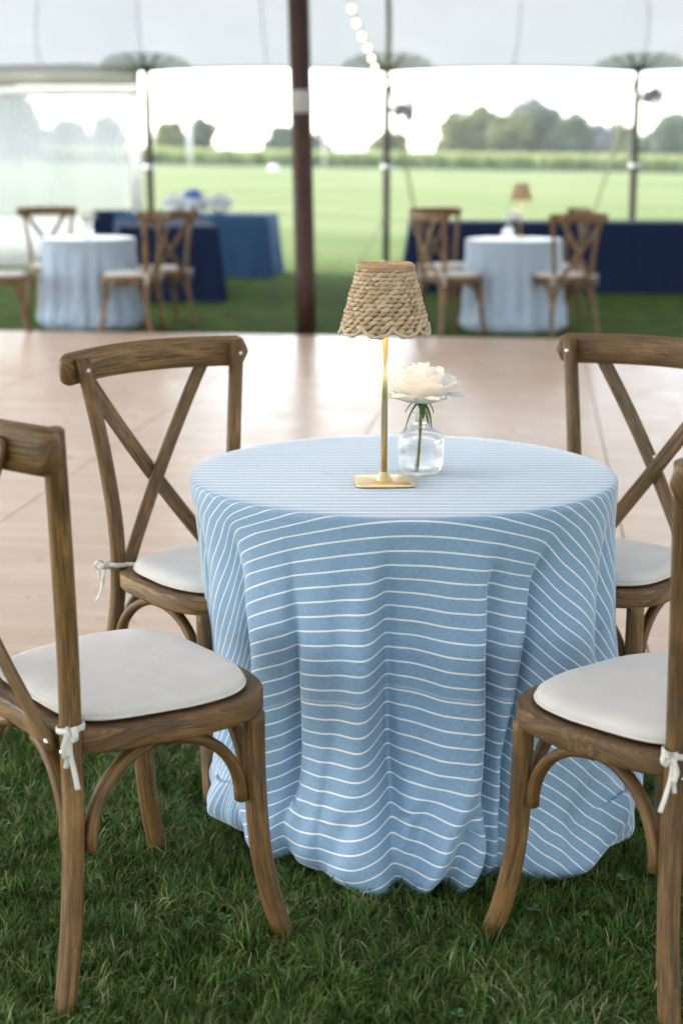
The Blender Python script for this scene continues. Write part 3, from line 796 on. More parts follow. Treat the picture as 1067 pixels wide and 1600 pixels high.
def make_rose(x, y, z, label, tilt=(0, 0), stem_bottom=.012):
    t = empty('rose', (x, y, z), 0, label=label, cat='rose')
    hz_ = .160
    head_loc = (.000, 0, hz_)
    rs = random.Random(11)
    # layers: (count, L, W, th0, th1, Rw, tip, r0, zoff)
    layers = [(3, .068, .020, 25, -18, .012, 0, .003, .012), (4, .076, .028, 45, -20, .018, .1, .004, .008), (5, .082, .036, 60, -16, .027, .3, .005, .004),
              (5, .088, .042, 74, -8, .036, .7, .006, .001), (6, .090, .048, 84, 6, .044, 1.0, .006, -.003), (5, .086, .050, 94, 34, .050, 1.3, .006, -.006)]
    k_ = 0
    for li, (n, L, W, a0, a1, Rw, tip, r0, zo) in enumerate(layers):
        for j in range(n):
            sd_ = li * 10 + j
            V, F, U = petal_mesh(L * rs.uniform(.93, 1.07), W * rs.uniform(.93, 1.08), a0 + rs.uniform(-5, 5), a1 + rs.uniform(-8, 8), Rw, tip * rs.uniform(.7, 1.3), r0, sd_)
            o = link('petal', me_new('petal', V, F, M['petal'], U), t, (head_loc[0], head_loc[1], head_loc[2] + zo), (R_(rs.uniform(-3, 3)), R_(rs.uniform(-3, 3)), 2 * PI * (j + .5 * (li % 2) + rs.uniform(-.12, .12)) / n + li * .4))
    P = cr([(-.006, .0, stem_bottom), (-.003, 0, .06), (-.001, 0, .10), (0, 0, hz_ - .010)], 6)
    MB().add(*sweep(P, .0034, .0034, (0, 1, 0), 10, 2)).obj('stem', M['stem'], t)
    V, F, U = lathe([(.0034, -.016), (.006, -.010), (.0085, -.004), (.0095, .002), (.006, .006)], 14)
    link('hip', me_new('hip', V, F, M['sepal'], U), t, (0, 0, hz_ - .004))
    for (az, L, dr, w_) in ((-150, .072, .024, .0045), (-80, .044, .004, .0085), (-35, .066, .010, .0060), (20, .035, .012, .006), (150, .035, .02, .006), (-95, .034, .003, .0055)):
        a = R_(az); P = []
        for i in range(9):
            q = i / 8; rr = .006 + .012 * math.sin(min(1, q * 1.6) * PI / 2) + dr * q; P.append((rr * math.cos(a), rr * math.sin(a), hz_ + .0 - L * q * (1.0) + .006 * math.sin(q * 2)))
        MB().add(*sweep(P, lambda q, w_=w_: w_ * (1 - q) ** .7 + .0006, .0009, (math.cos(a), math.sin(a), .1), 6, 2)).obj('sepal', M['sepal'], t)
    P = [(.010, -.004, hz_ - .02), (.014, -.006, hz_ - .04), (.019, -.008, hz_ - .055)]
    MB().add(*sweep(cr(P, 4), lambda q: .0035 * math.sin(PI * min(.98, q * .8 + .15)), .0022, (0, 1, 0), 8, 2)).obj('bud_leaf', M['stem'], t)
    return t
make_vase(.172, 3.290, TZ + .0005, 'small clear glass bud vase with water beside the gold lamp on the near table')
make_rose(.172, 3.290, TZ + .0005, 'open cream white rose standing in the clear vase on the near table')

# ------------------------------------------------------------------ background tables
def bg_striped(x, y, seed, label, R=.41):
    me = drape('tablecloth', R, .765, rnd_creases(-178, 178, seed, .8), seed, NP=360, NT_=70, flare=(.03, .05), stripe_rot=.6, mat=M['stripe_far'])
    o = link('tablecloth', me, None, (x, y, 0)); tag(o, label, 'tablecloth'); return o
bg_striped(1.465, 13.25, 21, 'blurred pale blue tablecloth on the far right round table with a lit lamp on it')
bg_striped(-2.19, 13.45, 22, 'blurred pale blue tablecloth on the far left round table, with a small flower on it')
g2 = 'crossback chairs at the far right table'; g3 = 'crossback chairs at the far left table'
place_chair(.93, 12.95, -62, 'blurred crossback chair left of the far right table, the nearer one, cushion tied', g2)
place_chair(.98, 13.95, -150, 'blurred crossback chair behind left of the far right table, against navy cloth', g2)
place_chair(1.82, 12.90, 24, 'blurred crossback chair right of the far right table, seen from behind with ties', g2)
place_chair(1.88, 13.95, 100, 'blurred crossback chair behind right of the far right table, mostly its cushion showing', g2)
place_chair(-2.82, 12.95, -80, 'blurred crossback chair at the far left, cut by the photo edge', g3)
place_chair(-2.60, 14.15, -155, 'blurred crossback chair behind the far left table, before the white sidewall', g3)
place_chair(-1.78, 12.98, 80, 'blurred crossback chair seen side on at the right of the far left table', g3)
place_chair(-1.60, 13.60, 28, 'blurred crossback chair right of the far left table, back toward the viewer', g3)
late_scale()
def navy_table(name, w_, d_, x, y, deg, label, mat, seed, h=.76):
    """rectangular table cloth to the ground with soft vertical pleats"""
    rs = random.Random(seed); pts = []
    per = [(-w_ / 2, -d_ / 2), (w_ / 2, -d_ / 2), (w_ / 2, d_ / 2), (-w_ / 2, d_ / 2)]
    n = 0
    for i in range(4):
        a, b = Vector((*per[i], 0)), Vector((*per[(i + 1) % 4], 0)); L = (b - a).length; m = max(6, int(L / .03)); nr = (b - a).normalized().cross(Vector((0, 0, 1)))
        for j in range(m): pts.append((a + (b - a) * j / m, nr, min(j, m - j) / m * L))
    N = len(pts); V = []; F = []; lev = 10
    for k_ in range(lev + 1):
        q = k_ / lev; z = h - .004 - (h - .008) * q
        for j, (p, nr, dc) in enumerate(pts):
            c = math.exp(-dc / .10); s_ = .030 * q * noise.noise(Vector((p.x * 5, p.y * 5, seed))) * 1.6 + .045 * q * (.3 + c)
            out = Vector((p.x, p.y, 0)).normalized() * (.05 * c * q)
            V.append((p.x + nr.x * s_ + out.x, p.y + nr.y * s_ + out.y, z))
    for k_ in range(lev):
        for j in range(N): q = (j + 1) % N; F.append((k_ * N + j, (k_ + 1) * N + j, (k_ + 1) * N + q, k_ * N + q))
    F.append(tuple(range(N)))
    o = link(name, me_new(name, V, F, mat), None, (x, y, 0), (0, 0, R_(deg))); tag(o, label, 'tablecloth')
    for p in o.data.polygons: p.use_smooth = len(p.vertices) == 4
    return o
navy_table('tablecloth', 4.3, .76, 2.90, 17.2, -1.5, 'very dark navy cloth on the long table behind the far right round table', M['navy'], 31)
navy_table('tablecloth', 1.0, 2.0, -1.90, 16.75, 9, 'dark navy cloth on the table just behind the far left chairs, before the slate one', M['navy'], 32)
navy_table('tablecloth', 1.9, .9, -1.80, 19.55, -6, 'slate blue pleated cloth on the farther left table under flower bowls', M['slate'], 33)
navy_table('tablecloth', .45, .45, -2.95, 20.2, 0, 'small navy covered stand by the clear sidewall, only its top showing', M['navy'], 34, .78)
make_lamp(1.53, 13.35, .7655, 'small blurred lamp with brown woven shade on the far right round table', False)
make_vase(1.40, 13.10, .7655, 'blurred glass bud vase on the far right round table')
make_rose(1.45, 13.10, .7655, 'blurred cream rose on the far right round table')
make_vase(-2.17, 13.3, .7655, 'blurred glass bud vase on the far left round table')
make_rose(-2.17, 13.3, .7655, 'blurred cream rose on the far left round table')
# flowers on the slate table
def blossom(name, x, y, z, r, mat, label):
    rs = random.Random(int(x * 100) + int(z * 50)); mb = MB()
    for i in range(90):
        d = Vector((rs.gauss(0, 1), rs.gauss(0, 1), abs(rs.gauss(0, 1)) * .8 - .1)).normalized(); c = d * r * rs.uniform(.85, 1.05)
        a = d.orthogonal().normalized(); b = d.cross(a); s_ = r * .22
        an = rs.uniform(0, 6); a, b = a * math.cos(an) + b * math.sin(an), b * math.cos(an) - a * math.sin(an)
        mb.add([c + a * s_, c + b * s_ + d * s_ * .3, c - a * s_, c - b * s_ + d * s_ * .3, c + d * s_ * .2], [(0, 1, 4), (1, 2, 4), (2, 3, 4), (3, 0, 4)])
    V, F, U = lathe([(.02, -r * .9), (r * .5, -r * .75), (r * .75, -r * .3), (r * .8, .2 * r), (r * .5, r * .7), (.01, r * .85)], 12)
    mb.add(V, F, U); o = mb.obj(name, mat, None, True, (x, y, z)); tag(o, label, 'flowers'); return o
def bowl_of(x, y, label, specs):
    t = empty('flower_arrangement', (x, y, .762), 0, label=label, cat='flower arrangement')
    V, F, U = lathe([(.05, 0), (.09, .03), (.12, .10), (.115, .10), (.08, .035), (.01, .02)], 20, True, False)
    link('bowl', me_new('bowl', V, F, M['white_ceramic'], U), t)
    for (dx, dy, dz, r, mt) in specs:
        o = blossom('blossom', dx, dy, dz, r, M[mt], 'x'); del o['label']; del o['category']; o.parent = t
    return t
bowl_of(-1.83, 19.35, 'low bowl of blue and white hydrangeas in the middle of the slate blue table', [(0, 0, .20, .11, 'hydrangea_blue'), (.13, 0, .13, .10, 'hydrangea_white'), (-.12, .0, .14, .10, 'hydrangea_white'), (.02, .1, .16, .10, 'hydrangea_blue'), (0, -.11, .12, .09, 'hydrangea_white')])
bowl_of(-1.52, 19.45, 'low bowl of white flowers at the right end of the slate blue table', [(0, 0, .15, .10, 'hydrangea_white'), (.09, .02, .12, .08, 'hydrangea_white')])
bowl_of(-2.08, 19.45, 'low bowl of white flowers left of the blue hydrangeas', [(0, 0, .14, .10, 'hydrangea_white'), (-.08, .02, .11, .08, 'hydrangea_white')])

# ------------------------------------------------------------------ tent
EY, EX0, EX1, EYN = 21.0, -7.4, 15.0, -12.0  # unseen eaves: close at left, stretched right and behind so left light dominates
PX, PY0, PY1 = -.33, 12.9, -4.0
POLE_H = 2.56
poles_x = [-2.56, .60, 3.90]
def eave_pt(s):
    """closed eave loop as a list of points, scalloped between side poles"""
    pass
loop = []
px_all = [-7.4, -5.3, -2.56, .60, 3.90, 7.2, 11, 15.0]
def seg(p, q, n):
    for i in range(n):
        u = i / n; loop.append((p[0] + (q[0] - p[0]) * u, p[1] + (q[1] - p[1]) * u, POLE_H + .05 * math.sin(PI * u) ** .8))
for a, b in zip(px_all[:-1], px_all[1:]): seg((a, EY), (b, EY), 8)
yy = [21, 17.6, 14.2, 10.8, 7.4, 4, .6, -2.2, -5, -8.5, -12]
for a, b in zip(yy[:-1], yy[1:]): seg((EX1, a), (EX1, b), 6)
for a, b in zip(px_all[::-1][:-1], px_all[::-1][1:]): seg((a, EYN), (b, EYN), 8)
for a, b in zip(yy[::-1][:-1], yy[::-1][1:]): seg((EX0, a), (EX0, b), 6)
tent = empty('tent', (0, 0, 0), 0, label='white sailcloth tent roof overhead with radiating seams and a scalloped eave', cat='tent')
def roof_pt(p, u):
    """u 0 at the eave .. 1 at the ridge line"""
    ry = max(PY1, min(PY0, p[1])); rz = 6.0 if p[1] > PY0 or p[1] < PY1 else 5.4 + .6 * (abs(p[1] - (PY0 + PY1) / 2) / ((PY0 - PY1) / 2)) ** 2
    ee = 1 + 1.3 * (1 - min(1, abs(p[0] - PX) / (15.33 if p[0] > PX else 7.07))) if p[1] > 20.9 else 1
    x = p[0] + (PX - p[0]) * u ** ee; y = p[1] + (ry - p[1]) * u
    z = p[2] * (1 - u) + POLE_H * 0 + rz * u - .25 * math.sin(PI * u) ** 1.0 * (1 - .4 * u) - p[2] * 0
    return (x, y, z)
NL = len(loop); NU = 14
us = [(i / (NU - 1)) ** 1.15 for i in range(NU)]
step = 4
for s0 in range(0, NL, step):
    V = []; F = []
    for u in us:
        for j in range(step + 1): V.append(roof_pt(loop[(s0 + j) % NL], u))
    n1 = step + 1
    for i in range(NU - 1):
        for j in range(step): F.append((i * n1 + j, i * n1 + j + 1, (i + 1) * n1 + j + 1, (i + 1) * n1 + j))
    link('fabric_panel', me_new('fabric_panel', V, F, M['sail']), tent)
    P = [Vector(roof_pt(loop[s0], u)) - Vector((0, 0, .004)) for u in us]
    MB().add(*sweep(P, .011, .0015, (0, 0, 1), 6, 2)).obj('seam', M['sail_seam'], tent)
P = [Vector(p) - Vector((0, 0, .012)) for p in loop]; P.append(P[0])
MB().add(*sweep(P, .014, .014, (0, 0, 1), 6, 2, False)).obj('eave_rope', M['patch_strap'], tent)
for x in [-2.56, .60, 3.90]:
    # half round reinforcement patch with radiating straps
    V = []; F = []; na, nr = 20, 5
    def rp(a, r, dz):
        ex = x + r * math.cos(a) * 1.0; dy = r * math.sin(a)
        u = dy / (EY - PY0); base = None
        q = min(range(48), key=lambda i: abs(loop[i][0] - ex)); 
        i1 = q + 1 if loop[q][0] < ex else q - 1; i1 = max(0, i1)
        f = 0 if abs(loop[i1][0] - loop[q][0]) < 1e-6 else (ex - loop[q][0]) / (loop[i1][0] - loop[q][0]); f = max(0, min(1, f))
        lz = loop[q][2] * (1 - f) + loop[i1][2] * f
        p = roof_pt((ex, EY, lz), u); return (ex, EY - dy, p[2] - dz)
    for i in range(nr + 1):
        for j in range(na + 1): V.append(rp(PI * j / na, .03 + .58 * i / nr, .012))
    for i in range(nr):
        for j in range(na): b = i * (na + 1) + j; F.append((b, b + 1, b + na + 2, b + na + 1))
    pt = link('reinforcement_patch', me_new('reinforcement_patch', V, F, M['patch']), tent)
    for j in range(1, 8):
        a = PI * j / 8; P = [Vector(rp(a, .04 + .54 * i / 6, .020)) for i in range(7)]
        MB().add(*sweep(P, lambda q: .032 * (1 - .25 * q), .002, (0, 0, 1), 6, 2)).obj('strap', M['patch_strap'], pt)
# webbing running from the middle side pole up under the roof
P = [Vector(roof_pt((.60, EY, POLE_H), u)) - Vector((0, 0, .05 + .05 * u)) for u in [0, .05, .1, .18, .28, .4, .55, .7, .85, 1]]
wb = MB().add(*sweep(P, .030, .006, (0, 0, 1), 6, 3)).obj('webbing_strap', M['webbing'], tent)

def side_pole(x, y, label, group, clamp_z=1.31):
    t = empty('side_pole', (x, y, 0), 0, label=label, cat='tent pole', group=group)
    V, F, U = lathe([(.046, .02), (.050, .6), (.052, 1.4), (.048, 2.2), (.040, POLE_H - .02)], 18)
    link('pole', me_new('pole', V, F, M['pole_grey'], U), t)
    V, F, U = lathe([(.09, 0), (.09, .012), (.055, .016), (.055, .05)], 18)
    link('foot_plate', me_new('foot_plate', V, F, M['zinc'], U), t)
    V, F, U = lathe([(.056, -.03), (.066, -.02), (.066, .02), (.056, .03)], 18)
    link('clamp', me_new('clamp', V, F, M['zinc'], U), t, (0, 0, clamp_z))
    V, F, U = lathe([(.042, -.06), (.050, -.05), (.050, .03), (.012, .05), (.012, .12)], 18)
    link('pole_cap', me_new('pole_cap', V, F, M['zinc'], U), t, (0, 0, POLE_H - .04))
    return t
gp = 'side poles holding up the tent eave'
side_pole(-2.56, EY, 'weathered tent side pole at the left, beside the clear sidewall', gp)
side_pole(.60, EY, 'weathered tent side pole in the middle, its top end where the string lights finish', gp)
side_pole(3.90, EY, 'tent side pole at the right, behind the long navy table, fan clipped on it', gp, 1.33)
# middle big pole
bp = empty('centre_pole', (-.292, 12.85, 0), 0, label='thick dark brown centre pole of the tent with a white band', cat='tent pole')
V, F, U = lathe([(.080, 0), (.084, .5), (.086, 3), (.075, 6.1)], 28)
U = [((j % 28) / 28 * .5, v[2]) for j, v in enumerate(V)]
o = link('pole', me_new('pole', V, F, M['pole_brown'], U), bp); o.rotation_euler = (0, R_(-1.1), 0)
V, F, U = lathe([(.0875, -.09), (.0895, -.088), (.0895, .088), (.0875, .09)], 28, False, False)
o = link('white_band', me_new('white_band', V, F, M['white_vinyl'], U), bp, (-.036, 0, 1.88)); o.rotation_euler = (0, R_(-1.1), 0)

# string lights
def P_line(u):
    a = Vector((.565, 20.75, 2.44)); b = Vector((.10, 17.5, 3.10)); c = Vector((-.30, 13.1, 5.1))
    if u <= 1: p = a.lerp(b, u); p.z -= .05 * math.sin(PI * u); return p
    return b.lerp(c, u - 1)
sl = empty('string_lights', (0, 0, 0), 0, label='string of warm glowing bulbs rising from the middle side pole under the roof', cat='string lights')
MB().add(*sweep([P_line(i / 20) for i in range(41)], .004, .004, (0, 0, 1), 6, 2)).obj('cord', M['black_plastic'], sl)
V, F, U = lathe([(.001, -.062), (.014, -.058), (.023, -.042), (.022, -.028), (.012, -.010), (.010, 0)], 14)
bm = me_new('bulb', V, F, M['bulb'], U)
V, F, U = lathe([(.011, -.006), (.012, .0), (.012, .026), (.006, .030)], 10)
bs = me_new('socket', V, F, M['black_plastic'], U)
for i in range(15):
    u = .02 + i * .138; p = P_line(u) + Vector((random.uniform(-.015, .015), 0, -.032))
    b_ = link('bulb', bm, sl, p); link('socket', bs, b_)

# clip-on fans
def fan(x, y, z, deg, label):
    t = empty('pole_fan', (x, y, z), R_(deg), label=label, cat='fan', group='fans clipped high on the side poles')
    V, F, U = lathe([(.06, -.09), (.09, -.05), (.09, .03), (.05, .08)], 16)
    link('motor', me_new('motor', V, F, M['grey_metal'], U), t, (0, 0, 0), (R_(90), 0, 0))
    mb = MB(); 
    for rr in (.06, .11, .16, .19):
        for yo in ((-.09, -.17) if rr < .19 else (-.13,)):
            mb.add(*sweep([Vector((rr * math.cos(a), yo, rr * math.sin(a))) for a in [2 * PI * i / 24 for i in range(25)]], .006, .006, (0, 1, 0), 5, 2, False))
    for j in range(16):
        a = 2 * PI * j / 16; mb.add(*sweep(cr([(.03 * math.cos(a), -.17, .03 * math.sin(a)), (.14 * math.cos(a), -.17, .14 * math.sin(a)), (.19 * math.cos(a), -.13, .19 * math.sin(a)), (.13 * math.cos(a), -.08, .13 * math.sin(a)), (.05 * math.cos(a), -.07, .05 * math.sin(a))], 3), .0035, .0035, (0, .3, 1), 4, 2, False))
    mb.obj('cage', M['grey_metal'], t)
    for j in range(3):
        a = 2 * PI * j / 3 + .4; V = []; F = []
        for i in range(6):
            q = i / 5; r = .03 + .125 * q; w2 = .03 + .060 * math.sin(PI * min(1, q * .8 + .15))
            for sgn in (-1, 1):
                for d in (0, .002):
                    ang = a + sgn * w2 / (r + .03); V.append((r * math.cos(ang), -.13 + sgn * .018 + d, r * math.sin(ang)))
        for i in range(5):
            b = i * 4; F += [(b, b + 4, b + 6, b + 2), (b + 1, b + 3, b + 7, b + 5), (b, b + 1, b + 5, b + 4), (b + 2, b + 6, b + 7, b + 3)]
        link('fan_blade', me_new('fan_blade', V, F, M['black_plastic']), t)
    MB().add(*box(-.02, .02, .03, .16, -.03, .03)).obj('bracket', M['black_plastic'], t, False)
    return t
fan(4.02, 20.85, 2.22, 55, 'grey round fan clipped high on the right side pole')
fan(.76, 20.88, 2.06, 100, 'grey round fan clipped high on the middle side pole, seen nearly edge on')

def strap(name, pts, w_, label, mat='rope'):
    o = MB().add(*sweep([Vector(p) for p in pts], w_, .003, (0, 1, 0), 6, 2.5)).obj(name, M[mat]); tag(o, label, 'guy strap'); return o
strap('guy_strap', [(.62, EY + .02, 2.55), (.8, 21.8, 1.8), (1.25, 24.0, .02)], .022, 'pale guy strap sloping down to the lawn right of the middle side pole')
strap('guy_strap', [(.56, EY + .02, .62), (.42, 21.05, .40), (.22, 21.1, .02)], .014, 'short pale strap near the foot of the middle side pole, running down left')
strap('guy_strap', [(3.88, EY + .03, 2.5), (3.80, 21.9, 1.6), (3.70, 24.0, .02)], .018, 'thin pale guy strap sloping down behind the right side pole')

# clear sidewall at the left
sw = empty('clear_sidewall', (-2.675, 20.93, 0), 0, label='milky clear vinyl tent sidewall with white borders and a beige header at the left', cat='sidewall')
def panel(name, x0, x1, z0, z1, mat, dy=0, th=.004, nx_=40):
    V = []; F = []
    for k_ in (0, 1):
        for i in range(nx_ + 1):
            x = x0 + (x1 - x0) * i / nx_; w3 = .022 * math.sin(x * 3.1) + .01 * math.sin(x * 9)
            for z in (z0, z1): V.append((x, dy + w3 + (k_ * th), z))
    m = 2 * (nx_ + 1)
    for i in range(nx_):
        a = 2 * i; F.append((a, a + 2, a + 3, a + 1)); F.append((m + a, m + a + 1, m + a + 3, m + a + 2)); F.append((a, m + a, m + a + 2, a + 2)); F.append((a + 1, a + 3, m + a + 3, m + a + 1))
    F.append((0, 1, m + 1, m)); F.append((m - 2, 2 * m - 2, 2 * m - 1, m - 1))
    return link(name, me_new(name, V, F, M[mat]), sw)
LW = -4.4
panel('header', LW, .02, 2.36, 2.64, 'beige_vinyl')
panel('top_border', LW, .02, 2.22, 2.355, 'white_vinyl')
panel('clear_window', LW, -.14, .66, 2.215, 'clear_vinyl')
panel('side_border', -.135, .02, .66, 2.215, 'white_vinyl')
panel('bottom_border', LW, .02, .01, .655, 'white_vinyl')

# ------------------------------------------------------------------ far landscape
def leaf_cloud(lobes, n, size, seed):
    rs = np.random.RandomState(seed); Vs = []; at = []
    tot = sum(l[3] ** 2 for l in lobes)
    for (cx, cy, cz, r, sq) in lobes:
        m = int(n * r * r / tot); d = rs.normal(size=(m, 3)); d /= np.linalg.norm(d, axis=1)[:, None]
        rad = r * rs.uniform(.55, 1.06, m) ** .6; c = d * rad[:, None] * np.array([1, 1, sq]) + np.array([cx, cy, cz])
        a = rs.normal(size=(m, 3)); a /= np.linalg.norm(a, axis=1)[:, None]; b = np.cross(a, rs.normal(size=(m, 3))); b /= np.linalg.norm(b, axis=1)[:, None]
        s_ = size * rs.uniform(.6, 1.4, m)[:, None]
        Vs.append(np.stack([c - a * s_, c + b * s_ * .6, c + a * s_, c - b * s_ * .6], 1).reshape(-1, 3))
        at.append(np.repeat(np.clip(rs.uniform(0, 1) * .5 + rs.uniform(0, .5, m), 0, 1), 4))
    V = np.concatenate(Vs); A = np.concatenate(at); F = [(4 * i, 4 * i + 1, 4 * i + 2, 4 * i + 3) for i in range(len(V) // 4)]
    return V, F, A
def tree(name, x, y, h, w_, mat, label, seed, n=3500, group='trees beyond the corn field', conifer=False):
    rs = random.Random(seed); z0 = terrain(x, y)
    t = empty(name, (x, y, z0), 0, label=label, cat='tree', group=group)
    V, F, U = sweep(cr([(0, 0, -.3), (.1, 0, h * .25), (-.05, .1, h * .5), (0, 0, h * .8)], 4), lambda q: h * .028 * (1 - .8 * q), lambda q: h * .028 * (1 - .8 * q), (0, 1, 0), 8)
    tr_ = MB().add(V, F, U)
    for i in range(5):
        a = rs.uniform(0, 6.28); z = h * rs.uniform(.3, .6)
        tr_.add(*sweep(cr([(0, 0, z), (math.cos(a) * w_ * .18, math.sin(a) * w_ * .18, z + h * .1), (math.cos(a) * w_ * .33, math.sin(a) * w_ * .33, z + h * .22)], 3), lambda q: h * .012 * (1 - .7 * q), lambda q: h * .012 * (1 - .7 * q), (0, 1, 0), 6))
    tr_.obj('trunk', M['bark'], t)
    lobes = []
    if conifer:
        for i in range(9): q = i / 8; lobes.append((rs.uniform(-.1, .1) * w_, 0, h * (.15 + .8 * q), w_ * .5 * (1.05 - q), .9))
    else:
        for i in range(26):
            a = rs.uniform(0, 6.28); e = rs.uniform(0, 1); rr = w_ * .40 * math.sqrt(rs.uniform(0.05, 1)) * (1 - .62 * e ** 1.5); r = w_ * rs.uniform(.09, .20)
            lobes.append((rr * math.cos(a), rr * math.sin(a), h * .18 + (h * .68) * e, r, .9))
        lobes.append((0, 0, h * .5, w_ * .3, 1.0))
    V, F, A = leaf_cloud(lobes, n, w_ * .028 + .12, seed)
    link('crown', me_new('crown', V, F, mat, None, False, A), t)
    return t
# positions by field coordinates: (x, distance, height, width, material, label)
def wx(px, D): return (px - 533.5) / 2400 * D
TR = [
    ('broadleaf_tree', 712, 262, 9.3, 9, 'tree_a', 'olive green rounded tree at the left end of the large grove beyond the corn'),
    ('broadleaf_tree', 748, 270, 11.0, 11, 'tree_a', 'olive green tree with the tallest left crown in the large grove'),
    ('broadleaf_tree', 795, 258, 9.5, 11, 'tree_a', 'mid green tree in front in the middle of the large grove'),
    ('broadleaf_tree', 838, 262, 10.0, 11, 'tree_b', 'deep green tree right of the middle of the large grove'),
    ('broadleaf_tree', 882, 256, 9.2, 11, 'tree_b', 'deep green rounded tree at the right end of the large grove'),
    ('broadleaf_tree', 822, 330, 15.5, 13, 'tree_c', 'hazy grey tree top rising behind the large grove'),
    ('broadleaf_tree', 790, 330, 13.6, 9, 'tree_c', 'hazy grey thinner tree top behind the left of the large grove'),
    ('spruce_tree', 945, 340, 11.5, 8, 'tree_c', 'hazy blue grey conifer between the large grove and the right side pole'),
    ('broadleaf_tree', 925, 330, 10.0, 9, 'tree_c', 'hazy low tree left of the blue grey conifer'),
    ('broadleaf_tree', 968, 320, 9.0, 9, 'tree_a', 'pale low tree just left of the right side pole'),
    ('broadleaf_tree', 1010, 262, 8.2, 9, 'tree_b', 'deep green tree just right of the right side pole'),
    ('broadleaf_tree', 1045, 252, 9.3, 10, 'tree_b', 'deep green round tree at the right edge of the photo'),
    ('broadleaf_tree', 1090, 256, 9.0, 10, 'tree_a', 'tree cut by the right edge of the photo'),
    ('broadleaf_tree', 272, 250, 6.6, 8, 'tree_a', 'olive tree just right of the left side pole beyond the corn'),
    ('broadleaf_tree', 318, 252, 7.6, 7.5, 'tree_b', 'green tree behind the pale utility post at the left'),
    ('broadleaf_tree', 442, 262, 6.2, 7.5, 'tree_b', 'small green tree just left of the brown centre pole beyond the corn'),
    ('broadleaf_tree', 497, 262, 5.6, 6.5, 'tree_b', 'small green tree just right of the brown centre pole beyond the corn'),
    ('broadleaf_tree', 603, 262, 5.6, 7.5, 'tree_a', 'small olive tree behind the middle side pole beyond the corn'),
    ('broadleaf_tree', 622, 264, 5.6, 5, 'tree_b', 'small deep green tree just right of the middle side pole'),
    ('broadleaf_tree', 5, 150, 10.5, 9, 'tree_b', 'large dark tree seen through the clear sidewall at the left edge'),
    ('broadleaf_tree', 40, 155, 7.5, 6, 'tree_b', 'dark tree seen through the clear sidewall right of the largest one'),
    ('broadleaf_tree', 120, 270, 6.4, 12, 'tree_b', 'low wide tree seen through the middle of the clear sidewall'),
    ('broadleaf_tree', 180, 275, 8.0, 9, 'tree_b', 'low tree seen through the right part of the clear sidewall'),
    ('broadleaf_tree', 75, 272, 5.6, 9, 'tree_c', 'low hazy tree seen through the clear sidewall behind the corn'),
]
for i, (nm, px, D, h, w_, mt, lb) in enumerate(TR):
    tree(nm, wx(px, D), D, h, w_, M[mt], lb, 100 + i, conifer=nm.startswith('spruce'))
# corn field: dense band of upright leaves, one mass
rs = np.random.RandomState(3); n = 26000
cx_ = rs.uniform(-130, 130, n); row = rs.randint(0, 26, n); cy_ = 214 - .12 * cx_ + row * 1.0 + rs.uniform(-.2, .2, n)
cz_ = np.array([terrain(x, y) for x, y in zip(cx_, cy_)]); hh_ = rs.uniform(1.9, 2.5, n)
an = rs.uniform(0, 6.28, n); dx = np.cos(an) * .38; dyv = np.sin(an) * .38
V = np.stack([np.stack([cx_ - dx * .3, cy_ - dyv * .3, cz_], 1), np.stack([cx_ + dx * .3, cy_ + dyv * .3, cz_], 1), np.stack([cx_ + dx, cy_ + dyv, cz_ + hh_ * .8], 1), np.stack([cx_ - dx * .2, cy_ - dyv * .2, cz_ + hh_], 1), np.stack([cx_ - dx, cy_ - dyv, cz_ + hh_ * .7], 1)], 1).reshape(-1, 3)
A = np.repeat(rs.uniform(0, .35, n), 5); A = A.reshape(n, 5); A[:, 3] = 1.0; A[:, 2] += .35; A[:, 4] += .25; A = np.clip(A, 0, 1).ravel()
F = [(5 * i, 5 * i + 1, 5 * i + 2, 5 * i + 3, 5 * i + 4) for i in range(n)]
tag(link('corn_field', me_new('corn_field', V, F, M['corn'], None, False, A)), 'green band of tall corn along the far side of the mown field', 'corn', kind='stuff')
def post(x, y, h, r, label, nm='utility_post'):
    z = terrain(x, y); t = empty(nm, (x, y, z), 0, label=label, cat='post')
    V, F, U = lathe([(r, 0), (r * .8, h)], 10); link('shaft', me_new('shaft', V, F, M['post_pale'], U), t)
    MB().add(*box(-.5, .5, -.05, .05, h * .93, h * .97)).obj('crossarm', M['post_pale'], t, False)
    return t
post(wx(303, 205), 205, 6.2, .38, 'pale utility post standing in front of the trees at the left')
post(wx(507, 208), 208, 5.0, .22, 'thin pale post just right of the brown centre pole by the corn')
mk = MB().add(*slab([(.5 * math.cos(2 * PI * i / 16), .5 * math.sin(2 * PI * i / 16)) for i in range(16)], [(0, 0), (.35, .02), (.5, .15), (.56, .35)])).obj('bale_cover', M['white_ceramic'], None, True, (wx(430, 160), 160, terrain(wx(430, 160), 160)))
tag(mk, 'small round white bale lying on the field left of the centre pole', 'bale')

